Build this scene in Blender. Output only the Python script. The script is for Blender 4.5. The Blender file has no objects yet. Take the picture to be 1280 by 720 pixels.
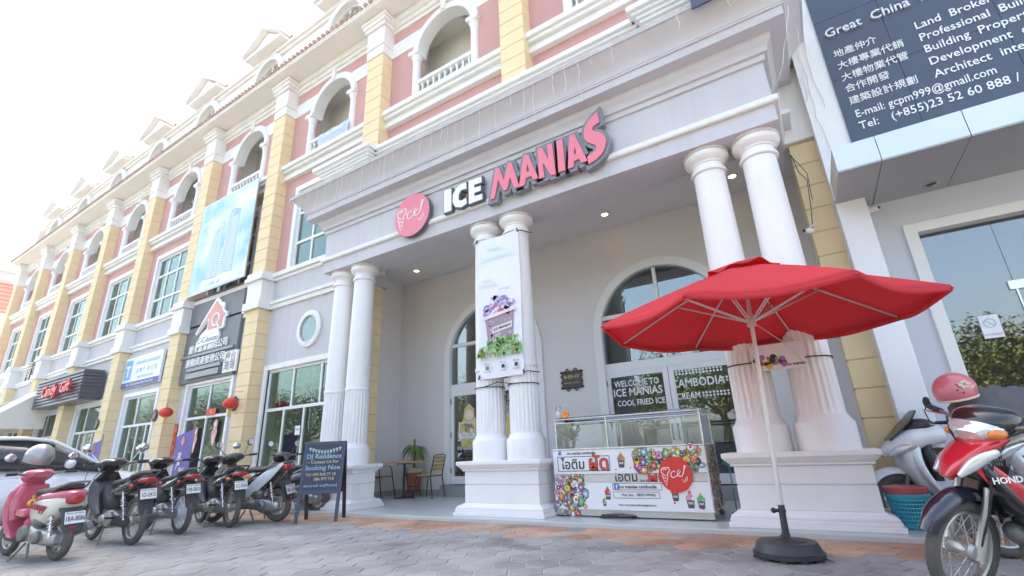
import bpy, math, random
from mathutils import Vector, Matrix, noise
random.seed(7)
S = bpy.context.scene
COL = S.collection
R = math.radians
pi = math.pi
sin, cos = math.sin, math.cos

# ------------------------------------------------------------------ camera
def make_camera():
    yaw, pit, rol, fpx = -0.5487, 0.3308, -0.0427, 590.314
    f = Vector((sin(yaw)*cos(pit), cos(yaw)*cos(pit), sin(pit)))
    r0 = Vector((cos(yaw), -sin(yaw), 0)); u0 = r0.cross(f)
    r = cos(rol)*r0 + sin(rol)*u0; u = r.cross(f)
    cd = bpy.data.cameras.new('camera'); co = bpy.data.objects.new('camera', cd); COL.objects.link(co)
    m = Matrix((( r.x, u.x, -f.x, 7.966), (r.y, u.y, -f.y, -6.459), (r.z, u.z, -f.z, 0.934), (0, 0, 0, 1)))
    co.matrix_world = m
    cd.sensor_width = 36; cd.lens = fpx/1280*36; cd.clip_start = .05; cd.clip_end = 2000
    S.camera = co
make_camera()

# ------------------------------------------------------------------ sky, sun, exposure
SUN_EL, SUN_AZ = R(52), R(-42)          # azimuth from +Y, clockwise towards +X
W = bpy.data.worlds.new('World'); S.world = W; W.use_nodes = True
nt = W.node_tree; nt.nodes.clear()
sk = nt.nodes.new('ShaderNodeTexSky'); sk.sky_type = 'NISHITA'; sk.sun_disc = False
sk.sun_elevation = SUN_EL; sk.sun_rotation = SUN_AZ; sk.air_density = 1.0; sk.dust_density = 4.0; sk.ozone_density = 1.0
bg = nt.nodes.new('ShaderNodeBackground'); bg.inputs[1].default_value = .15
wo = nt.nodes.new('ShaderNodeOutputWorld')
nt.links.new(sk.outputs[0], bg.inputs[0]); nt.links.new(bg.outputs[0], wo.inputs[0])
sl = bpy.data.lights.new('sun', 'SUN'); sl.energy = 3.2; sl.angle = R(.5); sl.color = (1, .95, .87)
so = bpy.data.objects.new('sun', sl); COL.objects.link(so)
sd = Vector((sin(SUN_AZ)*cos(SUN_EL), cos(SUN_AZ)*cos(SUN_EL), sin(SUN_EL)))
so.rotation_euler = sd.to_track_quat('Z', 'Y').to_euler()
S.view_settings.view_transform = 'Standard'; S.view_settings.look = 'None'
S.view_settings.exposure = 2.53; S.view_settings.gamma = 1; S.view_settings.use_white_balance = True; S.view_settings.white_balance_temperature = 7300; S.view_settings.use_curve_mapping = False
S.cycles.max_bounces = 8; S.cycles.diffuse_bounces = 4; S.cycles.transparent_max_bounces = 12

# ------------------------------------------------------------------ materials
MATS = {}
def mat(name, col, rough=.6, metal=0, var=.06, scale=2.5, bump=0, bscale=60, coat=0, ior=1.5, streak=0, emit=0, island=0):
    if name in MATS: return MATS[name]
    m = bpy.data.materials.new(name); MATS[name] = m; m.use_nodes = True
    t = m.node_tree; N = t.nodes; Lk = t.links
    b = N['Principled BSDF']
    b.inputs['Roughness'].default_value = rough; b.inputs['Metallic'].default_value = metal
    b.inputs['IOR'].default_value = ior
    if coat: b.inputs['Coat Weight'].default_value = coat; b.inputs['Coat Roughness'].default_value = .06
    c = Vector(col)
    tc = N.new('ShaderNodeTexCoord')
    no = N.new('ShaderNodeTexNoise'); no.inputs['Scale'].default_value = scale; no.inputs['Detail'].default_value = 6
    Lk.new(tc.outputs['Object'], no.inputs['Vector'])
    mx = N.new('ShaderNodeMix'); mx.data_type = 'RGBA'
    mx.inputs[6].default_value = (*(c*(1-var)), 1); mx.inputs[7].default_value = (*[min(1, q) for q in c*(1+var)], 1)
    Lk.new(no.outputs[0], mx.inputs[0])
    out = mx.outputs[2]
    if streak:
        mp = N.new('ShaderNodeMapping'); mp.inputs['Scale'].default_value = (3.2, 3.2, .22)
        Lk.new(tc.outputs['Object'], mp.inputs[0])
        n2 = N.new('ShaderNodeTexNoise'); n2.inputs['Scale'].default_value = 1.3; n2.inputs['Detail'].default_value = 8
        n2.inputs['Roughness'].default_value = .65
        Lk.new(mp.outputs[0], n2.inputs['Vector'])
        rp = N.new('ShaderNodeMapRange'); rp.inputs[1].default_value = .5; rp.inputs[2].default_value = .78
        rp.inputs[3].default_value = 0; rp.inputs[4].default_value = streak
        Lk.new(n2.outputs[0], rp.inputs[0])
        m2 = N.new('ShaderNodeMix'); m2.data_type = 'RGBA'
        Lk.new(rp.outputs[0], m2.inputs[0]); Lk.new(out, m2.inputs[6]); m2.inputs[7].default_value = (*(c*.55), 1)
        out = m2.outputs[2]
    if island:
        g = N.new('ShaderNodeNewGeometry'); hv = N.new('ShaderNodeHueSaturation')
        r2 = N.new('ShaderNodeMapRange'); r2.inputs[3].default_value = 1-island; r2.inputs[4].default_value = 1+island
        Lk.new(g.outputs['Random Per Island'], r2.inputs[0]); Lk.new(r2.outputs[0], hv.inputs['Value']); Lk.new(out, hv.inputs['Color'])
        out = hv.outputs[0]
    Lk.new(out, b.inputs['Base Color'])
    if emit:
        Lk.new(out, b.inputs['Emission Color']); b.inputs['Emission Strength'].default_value = emit
    if bump:
        n3 = N.new('ShaderNodeTexNoise'); n3.inputs['Scale'].default_value = bscale; n3.inputs['Detail'].default_value = 5
        Lk.new(tc.outputs['Object'], n3.inputs['Vector'])
        bp = N.new('ShaderNodeBump'); bp.inputs['Strength'].default_value = bump; bp.inputs['Distance'].default_value = .01
        Lk.new(n3.outputs[0], bp.inputs['Height']); Lk.new(bp.outputs[0], b.inputs['Normal'])
    return m
def glassmat(name, tint, refl=.16, gcol=(.9, .97, 1)):
    if name in MATS: return MATS[name]
    m = bpy.data.materials.new(name); MATS[name] = m; m.use_nodes = True
    t = m.node_tree; N = t.nodes; Lk = t.links; N.remove(N['Principled BSDF'])
    tr = N.new('ShaderNodeBsdfTransparent'); tr.inputs[0].default_value = (*tint, 1)
    gl = N.new('ShaderNodeBsdfGlossy'); gl.inputs['Roughness'].default_value = .015; gl.inputs[0].default_value = (*gcol, 1)
    lw = N.new('ShaderNodeLayerWeight'); lw.inputs[0].default_value = .35
    mr = N.new('ShaderNodeMapRange'); mr.inputs[3].default_value = refl; mr.inputs[4].default_value = .9
    Lk.new(lw.outputs['Fresnel'], mr.inputs[0])
    mx = N.new('ShaderNodeMixShader'); Lk.new(mr.outputs[0], mx.inputs[0])
    Lk.new(tr.outputs[0], mx.inputs[1]); Lk.new(gl.outputs[0], mx.inputs[2])
    tc = N.new('ShaderNodeTexCoord'); no = N.new('ShaderNodeTexNoise'); no.inputs['Scale'].default_value = .8
    bp = N.new('ShaderNodeBump'); bp.inputs['Strength'].default_value = .04; bp.inputs['Distance'].default_value = .05
    Lk.new(tc.outputs['Object'], no.inputs['Vector']); Lk.new(no.outputs[0], bp.inputs['Height']); Lk.new(bp.outputs[0], gl.inputs['Normal'])
    Lk.new(mx.outputs[0], N['Material Output'].inputs[0])
    return m
WHITE = mat('white_paint', (.80, .785, .76), .55, var=.06, streak=.2, bump=.12, bscale=25)
COLUMN = mat('column_paint', (.83, .81, .80), .5, var=.05, streak=.13, bump=.08, bscale=30)
GREY = mat('lavender_render', (.565, .55, .58), .7, var=.07, scale=1.1, streak=.2, bump=.15, bscale=60)
RECESS = mat('recess_render', (.72, .69, .685), .75, var=.06, scale=.9, streak=.10, bump=.12, bscale=70)
CEIL = mat('ceiling_paint', (.76, .75, .74), .75, var=.04)
YELLOW = mat('yellow_render', (.82, .65, .385), .7, var=.08, scale=1.8, streak=.18, bump=.2, bscale=50)
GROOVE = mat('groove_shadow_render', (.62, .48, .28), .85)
PINK = mat('pink_render', (.59, .315, .295), .75, var=.09, scale=1.2, streak=.14, bump=.15, bscale=60)
TILE = mat('red_roof_tile', (.42, .25, .19), .75, var=.25, scale=6)
EAVE = mat('eave_paint', (.78, .75, .68), .7, var=.05, streak=.1)
FRAME = mat('white_aluminium', (.80, .80, .80), .35, var=.03)
DARKROOM = mat('dark_interior', (.05, .05, .05), .8)
GLASS = glassmat('clear_dark_glass', (.62, .70, .68), .14)
TEAL = mat('teal_glass', (.16, .30, .29), .03, var=.25, scale=1.1, ior=1.9)
CURTAIN = mat('pale_curtain', (.55, .60, .58), .8, var=.1)
WGLASS = glassmat('green_window_glass', (.42, .60, .56), .18, (.55,.72,.68))
rw = random.Random(17)
BLACK = mat('black_paint', (.018, .018, .02), .35, coat=.3)
BLACKM = mat('black_steel', (.02, .02, .022), .45)
PLAST = mat('black_plastic', (.03, .03, .032), .5, var=.15, scale=12)
RUBBER = mat('tyre_rubber', (.035, .034, .033), .85, var=.25, scale=14, bump=.3, bscale=120)
DUSTY = mat('dusty_tyre_rubber', (.11, .10, .09), .9, var=.3, scale=14, bump=.3, bscale=120)
CHROME = mat('chrome', (.75, .75, .76), .18, 1, var=.08, scale=20)
ALU = mat('cast_aluminium', (.48, .48, .47), .42, .9, var=.2, scale=15)
GREYM = mat('grey_metal', (.22, .22, .22), .5, .6, var=.15, scale=9)
RED = mat('red_lens', (.38, .010, .016), .12, var=.1, scale=30, coat=.6)
ORANGE = mat('orange_lens', (.75, .20, .02), .15, var=.1, scale=30, coat=.5)
CLEAR = mat('headlight_lens', (.72, .74, .76), .08, .55, var=.25, scale=22, coat=.8)
SEAT = mat('black_vinyl', (.035, .034, .035), .5, var=.2, scale=6, bump=.2, bscale=150)
PLATE = mat('plate_white', (.78, .78, .74), .5, var=.05)
INK = mat('plate_ink', (.03, .03, .12), .6)
TXTW = mat('white_lettering', (.85, .85, .85), .4)
TXTB = mat('black_lettering', (.02, .02, .02), .5)
WOOD = mat('pale_wood', (.56, .36, .17), .5, var=.2, scale=7)
LEAF = mat('leaf_green', (.10, .19, .035), .45, var=.35, scale=9, island=.35)
STEM = mat('stem_brown', (.16, .12, .07), .8, var=.3, scale=12)
STEEL = mat('stainless_steel', (.62, .62, .62), .25, 1, var=.06, scale=12)
REDCLOTH = mat('red_canvas', (.76, .055, .072), .75, var=.10, scale=3, bump=.5, bscale=14)
def translucent(m, col, f):
    t = m.node_tree; N = t.nodes; b = N['Principled BSDF']; tr = N.new('ShaderNodeBsdfTranslucent'); tr.inputs[0].default_value = (*col, 1)
    mx = N.new('ShaderNodeMixShader'); mx.inputs[0].default_value = f; t.links.new(b.outputs[0], mx.inputs[1]); t.links.new(tr.outputs[0], mx.inputs[2]); t.links.new(mx.outputs[0], N['Material Output'].inputs[0])
translucent(REDCLOTH, (.80, .05, .06), .45)

# ------------------------------------------------------------------ mesh helper
def vec(p): return Vector(p)
class MB:
    def __init__(s): s.v = []; s.f = []; s.m = []; s.mi = 0
    def q(s, *idx): s.f.append(idx); s.m.append(s.mi)
    def add(s, vs, fs):
        o = len(s.v); s.v += [tuple(p) for p in vs]
        for f in fs: s.q(*[o+i for i in f])
        return s
    def box(s, x0, x1, y0, y1, z0, z1):
        return s.add([(x0,y0,z0),(x1,y0,z0),(x1,y1,z0),(x0,y1,z0),(x0,y0,z1),(x1,y0,z1),(x1,y1,z1),(x0,y1,z1)],
              [(0,3,2,1),(4,5,6,7),(0,1,5,4),(1,2,6,5),(2,3,7,6),(3,0,4,7)])
    def bbox(s, x0, x1, y0, y1, z0, z1, b=.01):
        # box with bevelled vertical + top edges (chamfer)
        ring = lambda i, z: [(x0+i+b*0, y0+b, z),(x0+i+b, y0+i, z),(x1-i-b, y0+i, z),(x1-i, y0+b+i, z),(x1-i, y1-b-i, z),(x1-i-b, y1-i, z),(x0+i+b, y1-i, z),(x0+i, y1-b-i, z)]
        return s.loft([ring(b, z0), ring(0, z0+b), ring(0, z1-b), ring(b, z1)])
    def quad(s, a, b, c, d): return s.add([a,b,c,d], [(0,1,2,3)])
    def poly(s, pts, n):
        # extrude planar polygon pts along vector n
        k = len(pts); n = vec(n)
        return s.add([tuple(vec(p)) for p in pts]+[tuple(vec(p)+n) for p in pts],
              [tuple(range(k-1,-1,-1)), tuple(range(k,2*k))]+[(i,(i+1)%k,k+(i+1)%k,k+i) for i in range(k)])
    def loft(s, rings, cap=True, closed=True):
        n = len(rings[0]); o = len(s.v)
        for r in rings: s.v += [tuple(p) for p in r]
        for j in range(len(rings)-1):
            for i in range(n if closed else n-1):
                a = o+j*n+i; b = o+j*n+(i+1)%n
                s.q(a, b, b+n, a+n)
        if cap and closed:
            s.q(*[o+i for i in range(n-1,-1,-1)]); s.q(*[o+(len(rings)-1)*n+i for i in range(n)])
        return s
    def tube(s, pts, r, n=8, cap=True, flat=1):
        pts = [vec(p) for p in pts]; rr = r if isinstance(r, (list, tuple)) else [r]*len(pts)
        rings = []; up = None
        for i, p in enumerate(pts):
            d = (pts[min(i+1, len(pts)-1)]-pts[max(i-1, 0)])
            if d.length < 1e-9: d = Vector((0,0,1))
            d.normalize()
            if up is None:
                up = Vector((0,0,1)) if abs(d.z) < .9 else Vector((1,0,0))
            a = d.cross(up)
            if a.length < 1e-6: a = d.cross(Vector((0,1,0)))
            a.normalize(); b = a.cross(d).normalized(); up = b
            rings.append([p+a*cos(2*pi*k/n)*rr[i]+b*sin(2*pi*k/n)*rr[i]*flat for k in range(n)])
        return s.loft(rings, cap)
    def cyl(s, p0, p1, r0, r1=None, n=16): return s.tube([p0, p1], [r0, r0 if r1 is None else r1], n)
    def lathe(s, prof, c=(0,0,0), n=24, axis='z', cap=True):
        c = vec(c); rings = []
        for r, h in prof:
            ring = []
            for k in range(n):
                a = 2*pi*k/n; x, y = r*cos(a), r*sin(a)
                p = {'z': Vector((x,y,h)), 'y': Vector((y,h,x)), 'x': Vector((h,x,y))}[axis]
                ring.append(c+p)
            rings.append(ring)
        return s.loft(rings, cap)
    def ball(s, c, rx, ry=None, rz=None, n=14, m=8):
        ry = rx if ry is None else ry; rz = rx if rz is None else rz; c = vec(c); rings = []
        for j in range(m+1):
            t = -pi/2+pi*(j+.001 if j == 0 else j-.001 if j == m else j)/m
            rings.append([c+Vector((rx*cos(t)*cos(2*pi*k/n), ry*cos(t)*sin(2*pi*k/n), rz*sin(t))) for k in range(n)])
        return s.loft(rings)
    def torus(s, c, Rr, r, axis='y', n=32, m=10, flat=1, arc=(0, 2*pi)):
        c = vec(c); full = abs(arc[1]-arc[0]-2*pi) < 1e-6; rings = []
        for i in range(n if full else n+1):
            a = arc[0]+(arc[1]-arc[0])*i/n; ring = []
            for k in range(m):
                b = 2*pi*k/m; rad = Rr+r*cos(b); h = r*flat*sin(b)
                p = {'y': Vector((rad*cos(a), h, rad*sin(a))), 'z': Vector((rad*cos(a), rad*sin(a), h)), 'x': Vector((h, rad*cos(a), rad*sin(a)))}[axis]
                ring.append(c+p)
            rings.append(ring)
        if full: rings.append(rings[0])
        return s.loft(rings, cap=not full)
    def ysec(s, secs, e=2.4, n=18, sub=4):
        # loft of superellipse sections: (x, z, half width y, half height, angle)  sections stand across the x-z path
        P = [list(q)+[0]*(5-len(q)) for q in secs]; Q = []
        for i in range(len(P)-1):
            p0, p1, p2, p3 = P[max(i-1,0)], P[i], P[i+1], P[min(i+2, len(P)-1)]
            for k in range(sub):
                t = k/sub
                Q.append([.5*((2*b)+(c-a)*t+(2*a-5*b+4*c-d)*t*t+(3*b-a-3*c+d)*t**3) for a,b,c,d in zip(p0,p1,p2,p3)])
        Q.append(P[-1]); rings = []; last = None
        for j, (x, z, hw, hh, an) in enumerate(Q):
            a_, b_ = Q[max(j-1, 0)], Q[min(j+1, len(Q)-1)]; tx, tz = b_[0]-a_[0], b_[1]-a_[1]; L = math.hypot(tx, tz)
            if L > 1e-6: last = (-tz/L, tx/L)
            up = last or (0, 1); ring = []
            hw = max(hw, .002); hh = max(hh, .002)
            for k in range(n):
                a = 2*pi*k/n; ca, sa = cos(a), sin(a)
                y = hw*math.copysign(abs(ca)**(2/e), ca); w = hh*math.copysign(abs(sa)**(2/e), sa)
                ring.append((x+up[0]*w, y, z+up[1]*w))
            rings.append(ring)
        return s.loft(rings)
    def text(s, body, o, u, v, size, ext=.002, bold=0, align='CENTER', sx=1, spacing=1):
        # lettering laid on the plane (o, u, v); u right, v up
        c = bpy.data.curves.new('t', 'FONT'); c.body = body; c.size = size; c.align_x = align; c.align_y = 'CENTER'
        c.extrude = ext; c.offset = bold*size; c.space_character = spacing; c.resolution_u = 2
        ob = bpy.data.objects.new('t', c); COL.objects.link(ob)
        dg = bpy.context.evaluated_depsgraph_get(); me = bpy.data.meshes.new_from_object(ob.evaluated_get(dg))
        o, u, v = vec(o), vec(u).normalized(), vec(v).normalized(); w = u.cross(v)
        s.add([o+u*p.co.x*sx+v*p.co.y+w*(p.co.z+ext) for p in me.vertices], [tuple(f.vertices) for f in me.polygons])
        bpy.data.objects.remove(ob); bpy.data.curves.remove(c); bpy.data.meshes.remove(me)
        return s
    def shape(s, loops, o, u, v, ext=.01, off=0, bev=0):
        # filled 2D outline(s) as an extruded plate; ext is half the depth
        c = bpy.data.curves.new('t', 'CURVE'); c.dimensions = '2D'; c.fill_mode = 'BOTH'; c.extrude = ext; c.offset = off
        c.bevel_depth = bev
        for L in loops:
            sp = c.splines.new('POLY'); sp.points.add(len(L)-1); sp.use_cyclic_u = True
            for i, (a, b) in enumerate(L): sp.points[i].co = (a, b, 0, 1)
        ob = bpy.data.objects.new('t', c); COL.objects.link(ob)
        dg = bpy.context.evaluated_depsgraph_get(); me = bpy.data.meshes.new_from_object(ob.evaluated_get(dg))
        o, u, v = vec(o), vec(u).normalized(), vec(v).normalized(); w = u.cross(v)
        s.add([o+u*p.co.x+v*p.co.y+w*(p.co.z+ext) for p in me.vertices], [tuple(f.vertices) for f in me.polygons])
        bpy.data.objects.remove(ob); bpy.data.curves.remove(c); bpy.data.meshes.remove(me)
        return s
    def xform(s, i0, M):
        for i in range(i0, len(s.v)): s.v[i] = tuple(M @ Vector(s.v[i]))
        return s
    def build(s, name, mats, parent=None, smooth=40, bevel=0, loc=None):
        me = bpy.data.meshes.new(name); me.from_pydata(s.v, [], s.f)
        if not isinstance(mats, (list, tuple)): mats = [mats]
        for m in mats: me.materials.append(m)
        if len(mats) > 1: me.polygons.foreach_set('material_index', s.m)
        if smooth:
            me.polygons.foreach_set('use_smooth', [True]*len(me.polygons)); me.set_sharp_from_angle(angle=R(smooth))
        me.update()
        o = bpy.data.objects.new(name, me); COL.objects.link(o)
        if parent: o.parent = parent
        if loc: o.location = loc
        if bevel:
            b = o.modifiers.new('bevel', 'BEVEL'); b.width = bevel; b.segments = 2; b.limit_method = 'ANGLE'; b.angle_limit = R(40); b.harden_normals = False
        return o
def tag(o, label, cat, group=None):
    o['label'] = label; o['category'] = cat
    if group: o['group'] = group
    return o
def thing(name, label, cat, loc=(0,0,0), rz=0, group=None):
    o = bpy.data.objects.new(name, None); o.empty_display_size = .2; COL.objects.link(o)
    o.location = loc; o.rotation_euler = (0, 0, rz)
    return tag(o, label, cat, group)
def structure(o, kind='structure'): o['kind'] = kind; return o
UX, UZ, UY = (1,0,0), (0,0,1), (0,1,0)
def arc(cx, cz, r, a0, a1, n): return [(cx+r*cos(a0+(a1-a0)*i/n), cz+r*sin(a0+(a1-a0)*i/n)) for i in range(n+1)]
def circ(cx, cz, r, n=32, ry=None): return [(cx+r*cos(2*pi*i/n), cz+(ry or r)*sin(2*pi*i/n)) for i in range(n)]

# ------------------------------------------------------------------ ground
def paver_mat():
    m = bpy.data.materials.new('paver'); m.use_nodes = True; t = m.node_tree; N = t.nodes; b = N['Principled BSDF']
    a = N.new('ShaderNodeAttribute'); a.attribute_name = 'tint'
    tc = N.new('ShaderNodeTexCoord'); no = N.new('ShaderNodeTexNoise'); no.inputs['Scale'].default_value = 1.1; no.inputs['Detail'].default_value = 9; no.inputs['Roughness'].default_value = .7
    t.links.new(tc.outputs['Object'], no.inputs['Vector'])
    mr = N.new('ShaderNodeMapRange'); mr.inputs[1].default_value = .3; mr.inputs[2].default_value = .7; mr.inputs[3].default_value = .60; mr.inputs[4].default_value = 1.28
    t.links.new(no.outputs[0], mr.inputs[0])
    mx = N.new('ShaderNodeMix'); mx.data_type = 'RGBA'; mx.blend_type = 'MULTIPLY'; mx.inputs[0].default_value = 1
    t.links.new(a.outputs['Color'], mx.inputs[6]); t.links.new(mr.outputs[0], mx.inputs[7])
    n4 = N.new('ShaderNodeTexNoise'); n4.inputs['Scale'].default_value = .55; n4.inputs['Detail'].default_value = 3; n4.inputs['Distortion'].default_value = 1.2
    t.links.new(tc.outputs['Object'], n4.inputs['Vector'])
    m4 = N.new('ShaderNodeMapRange'); m4.inputs[1].default_value = .60; m4.inputs[2].default_value = .72; m4.inputs[3].default_value = 1; m4.inputs[4].default_value = .55
    t.links.new(n4.outputs[0], m4.inputs[0])
    x4 = N.new('ShaderNodeMix'); x4.data_type = 'RGBA'; x4.blend_type = 'MULTIPLY'; x4.inputs[0].default_value = 1
    t.links.new(mx.outputs[2], x4.inputs[6]); t.links.new(m4.outputs[0], x4.inputs[7])
    v5 = N.new('ShaderNodeTexVoronoi'); v5.inputs['Scale'].default_value = 2.6; t.links.new(tc.outputs['Object'], v5.inputs['Vector'])
    m5 = N.new('ShaderNodeMapRange'); m5.inputs[1].default_value = .025; m5.inputs[2].default_value = .05; m5.inputs[3].default_value = .5; m5.inputs[4].default_value = 1
    t.links.new(v5.outputs['Distance'], m5.inputs[0])
    x5 = N.new('ShaderNodeMix'); x5.data_type = 'RGBA'; x5.blend_type = 'MULTIPLY'; x5.inputs[0].default_value = 1
    t.links.new(x4.outputs[2], x5.inputs[6]); t.links.new(m5.outputs[0], x5.inputs[7]); mx = x5
    n2 = N.new('ShaderNodeTexNoise'); n2.inputs['Scale'].default_value = 45; n2.inputs['Detail'].default_value = 6
    t.links.new(tc.outputs['Object'], n2.inputs['Vector'])
    bp = N.new('ShaderNodeBump'); bp.inputs['Strength'].default_value = .35; bp.inputs['Distance'].default_value = .01
    t.links.new(n2.outputs[0], bp.inputs['Height']); t.links.new(bp.outputs[0], b.inputs['Normal'])
    t.links.new(mx.outputs[2], b.inputs['Base Color']); b.inputs['Roughness'].default_value = .62
    return m
def ground():
    g = MB(); g.quad((-150,-150,-.03),(150,-150,-.03),(150,150,-.03),(-150,150,-.03))
    structure(g.build('ground', mat('dusty_asphalt', (.24, .22, .20), .9, var=.2, scale=.3), smooth=0))
    g = MB(); g.box(-60, 40, -16, -9, -.1, -.012)
    structure(g.build('road', mat('road_asphalt', (.10, .10, .10), .85, var=.2, scale=2), smooth=0))
    g = MB(); g.box(-40, 30, -9, 9, -.2, -.008)
    structure(g.build('pavement_bed', mat('paver_joint_sand', (.46, .45, .43), .95, var=.15, scale=9), smooth=0))
    a = .165; dx = 1.5*a; dy = a*math.sqrt(3); vs = []; fs = []; cols = []; rnd = random.Random(3)
    i0 = int(-15/dx); i1 = int(13.5/dx)
    for i in range(i0, i1):
        for j in range(int(-8.5/dy), int(1.0/dy)):
            cx = i*dx; cy = j*dy+(dy/2 if i % 2 else 0)
            if cy > -.02-.5 and -1.2 < cx < 8.75 and cy > -.35: continue
            if cy > .9: continue
            if math.hypot(cx-7.97, cy+6.46) > 17: continue
            dz = rnd.uniform(-.0025, .0025); tx, ty = rnd.uniform(-.007, .007), rnd.uniform(-.007, .007)
            k = len(vs); s = a-.006
            top = [(cx+s*cos(pi/3*q), cy+s*sin(pi/3*q)) for q in range(6)]
            st = .95
            vs += [(cx+(x-cx)*st, cy+(y-cy)*st, dz+tx*(x-cx)+ty*(y-cy)) for x, y in top]
            vs += [(x, y, -.006) for x, y in top]
            fs += [tuple(range(k, k+6))]+[(k+6+q, k+6+(q+1) % 6, k+(q+1) % 6, k+q) for q in range(6)]
            ob = noise.noise(Vector((cx*.55, 3.1, 0)))*.28+noise.noise(Vector((cx*2.3, cy, 1)))*.18
            orange = cy > -1.28+.03*cx*0+ob
            v = rnd.uniform(.88, 1.12)
            c = (.50*v, .295*v*rnd.uniform(.92, 1.1), .20*v, 1) if orange and rnd.random() > .005 else (.31*v, .302*v, .288*v, 1)
            if orange and rnd.random() < .12: c = (.44*v, .33*v, .26*v, 1)
            cols += [c]*12
    me = bpy.data.meshes.new('pavement'); me.from_pydata(vs, [], fs)
    at = me.color_attributes.new('tint', 'FLOAT_COLOR', 'POINT'); at.data.foreach_set('color', [q for c in cols for q in c])
    me.materials.append(paver_mat())
    o = bpy.data.objects.new('pavement', me); COL.objects.link(o); structure(o)
    g = MB(); g.box(-1.15, 8.72, -.55, 2.6, -.1, .05)
    structure(g.build('porch_floor', mat('pale_terrazzo', (.50, .53, .52), .28, var=.08, scale=3, bump=.03), smooth=0, bevel=.012))
    g = MB(); g.box(8.745, 14, .05, .95, -.1, .06)
    structure(g.build('shop_step', mat('grey_granite', (.25, .25, .25), .4, var=.25, scale=30), smooth=0, bevel=.01))
    # verge across the street (seen in the window reflections)
    g = MB(); g.box(-60, 50, -30, -18, -.1, .05)
    structure(g.build('verge', mat('verge_grass', (.09, .15, .03), .9, var=.4, scale=3), smooth=0))
ground()

# ------------------------------------------------------------------ the terrace building
PITCH = 4.52
def pc(n): return 3.86-PITCH*n           # pilaster centre
YW, YP, HWP = 1.05, .70, .31
T = thing('terrace_building', 'long yellow and pink three storey terrace with arched balconies and a columned porch', 'building')
def arch_fill(mb, cx, zs, r, ztop, y0, y1, xl, xr, n=24, rz=None):
    # wall area between the arch and a rectangle xl..xr, zs..ztop (front y0, soffit back to y1)
    rz = rz or r
    A = [(cx-r*cos(pi*i/n), zs+rz*sin(pi*i/n)) for i in range(n+1)]
    B = []
    for x, z in A:
        B.append((xl+(xr-xl)*(x-(cx-r))/(2*r), ztop))
    for i in range(n):
        (x0, z0), (x1, z1) = A[i], A[i+1]; (u0, w0), (u1, w1) = B[i], B[i+1]
        mb.quad((x0,y0,z0),(x1,y0,z1),(u1,y0,w1),(u0,y0,w0))
        mb.quad((x0,y0,z0),(x0,y1,z0),(x1,y1,z1),(x1,y0,z1))
    if xl < cx-r-1e-4: mb.add([(xl,y0,zs),(cx-r,y0,zs),(xl,y0,ztop)], [(0,1,2)])
    if xr > cx+r+1e-4: mb.add([(cx+r,y0,zs),(xr,y0,zs),(xr,y0,ztop)], [(0,1,2)])
def ring_arch(mb, cx, zs, r0, r1, y0, y1, n=24, leg=None):
    # arched band (archivolt / arched frame) with optional straight legs down to leg
    P = [(cx-cos(pi*i/n), sin(pi*i/n)) for i in range(n+1)]
    inn = [(cx+(x-cx)*r0, zs+z*r0) for x, z in P]; out = [(cx+(x-cx)*r1, zs+z*r1) for x, z in P]
    if leg is not None:
        inn = [(cx-r0, leg)]+inn+[(cx+r0, leg)]; out = [(cx-r1, leg)]+out+[(cx+r1, leg)]
    k = len(inn)
    rings = [[(out[i][0],y0,out[i][1]),(out[i][0],y1,out[i][1]),(inn[i][0],y1,inn[i][1]),(inn[i][0],y0,inn[i][1])] for i in range(k)]
    mb.loft(rings)
def pilaster(xc, z0, z1, hw=HWP, parent=T, yf=YP, yb=YW+.1):
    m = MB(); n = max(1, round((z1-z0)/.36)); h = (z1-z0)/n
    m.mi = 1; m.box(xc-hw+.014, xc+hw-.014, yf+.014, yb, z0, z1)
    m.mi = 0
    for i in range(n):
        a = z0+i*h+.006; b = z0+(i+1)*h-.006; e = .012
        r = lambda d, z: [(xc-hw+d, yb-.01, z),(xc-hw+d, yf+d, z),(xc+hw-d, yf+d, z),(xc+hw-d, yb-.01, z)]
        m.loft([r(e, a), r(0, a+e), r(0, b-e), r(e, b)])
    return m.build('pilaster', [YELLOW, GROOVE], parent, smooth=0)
def slabs(mb, x0, x1, prof, yb):
    # stepped moulding: list of (front y, z0, z1)
    for y, a, b in prof: mb.box(x0, x1, y, yb, a, b)
def cap_block(xc, prof, parent, name='capital', yb=YW+.05):
    m = MB()
    for d, a, b in prof: m.box(xc-HWP-d, xc+HWP+d, YP-d, yb, a, b)
    return m.build(name, WHITE, parent, smooth=0, bevel=.012)
for n in range(-1, 9):
    x = pc(n)
    if n == -1:
        p = pilaster(8.575, .05, 5.05, hw=.165, yf=.88, yb=1.3)
        m = MB(); m.box(8.25, 8.74, .80, 1.1, 5.05, 6.3); m.build('pier_block', WHITE, p, smooth=0, bevel=.01)
        p = pilaster(x, 6.3, 11.74)
    elif n == 0: p = pilaster(x, 6.6, 11.74)
    else:
        p = pilaster(x, 0, 5.05)
        cap_block(x, [(.10,5.05,5.28),(.05,5.28,5.92),(.13,5.92,6.04),(.09,6.04,6.18)], p, 'band_block')
        p = pilaster(x, 6.2, 11.74)
    cap_block(x, [(.03,11.74,12.05),(.06,12.05,12.12),(.04,12.12,12.72),(.10,12.72,12.84),(.15,12.84,12.96),(.19,12.96,13.08)], p)
def baluster_prof(h): return [(.05,0),(.05,.04*h),(.035,.08*h),(.055,.25*h),(.06,.36*h),(.03,.62*h),(.026,.8*h),(.045,.88*h),(.045,.96*h),(.05,h)]
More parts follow.
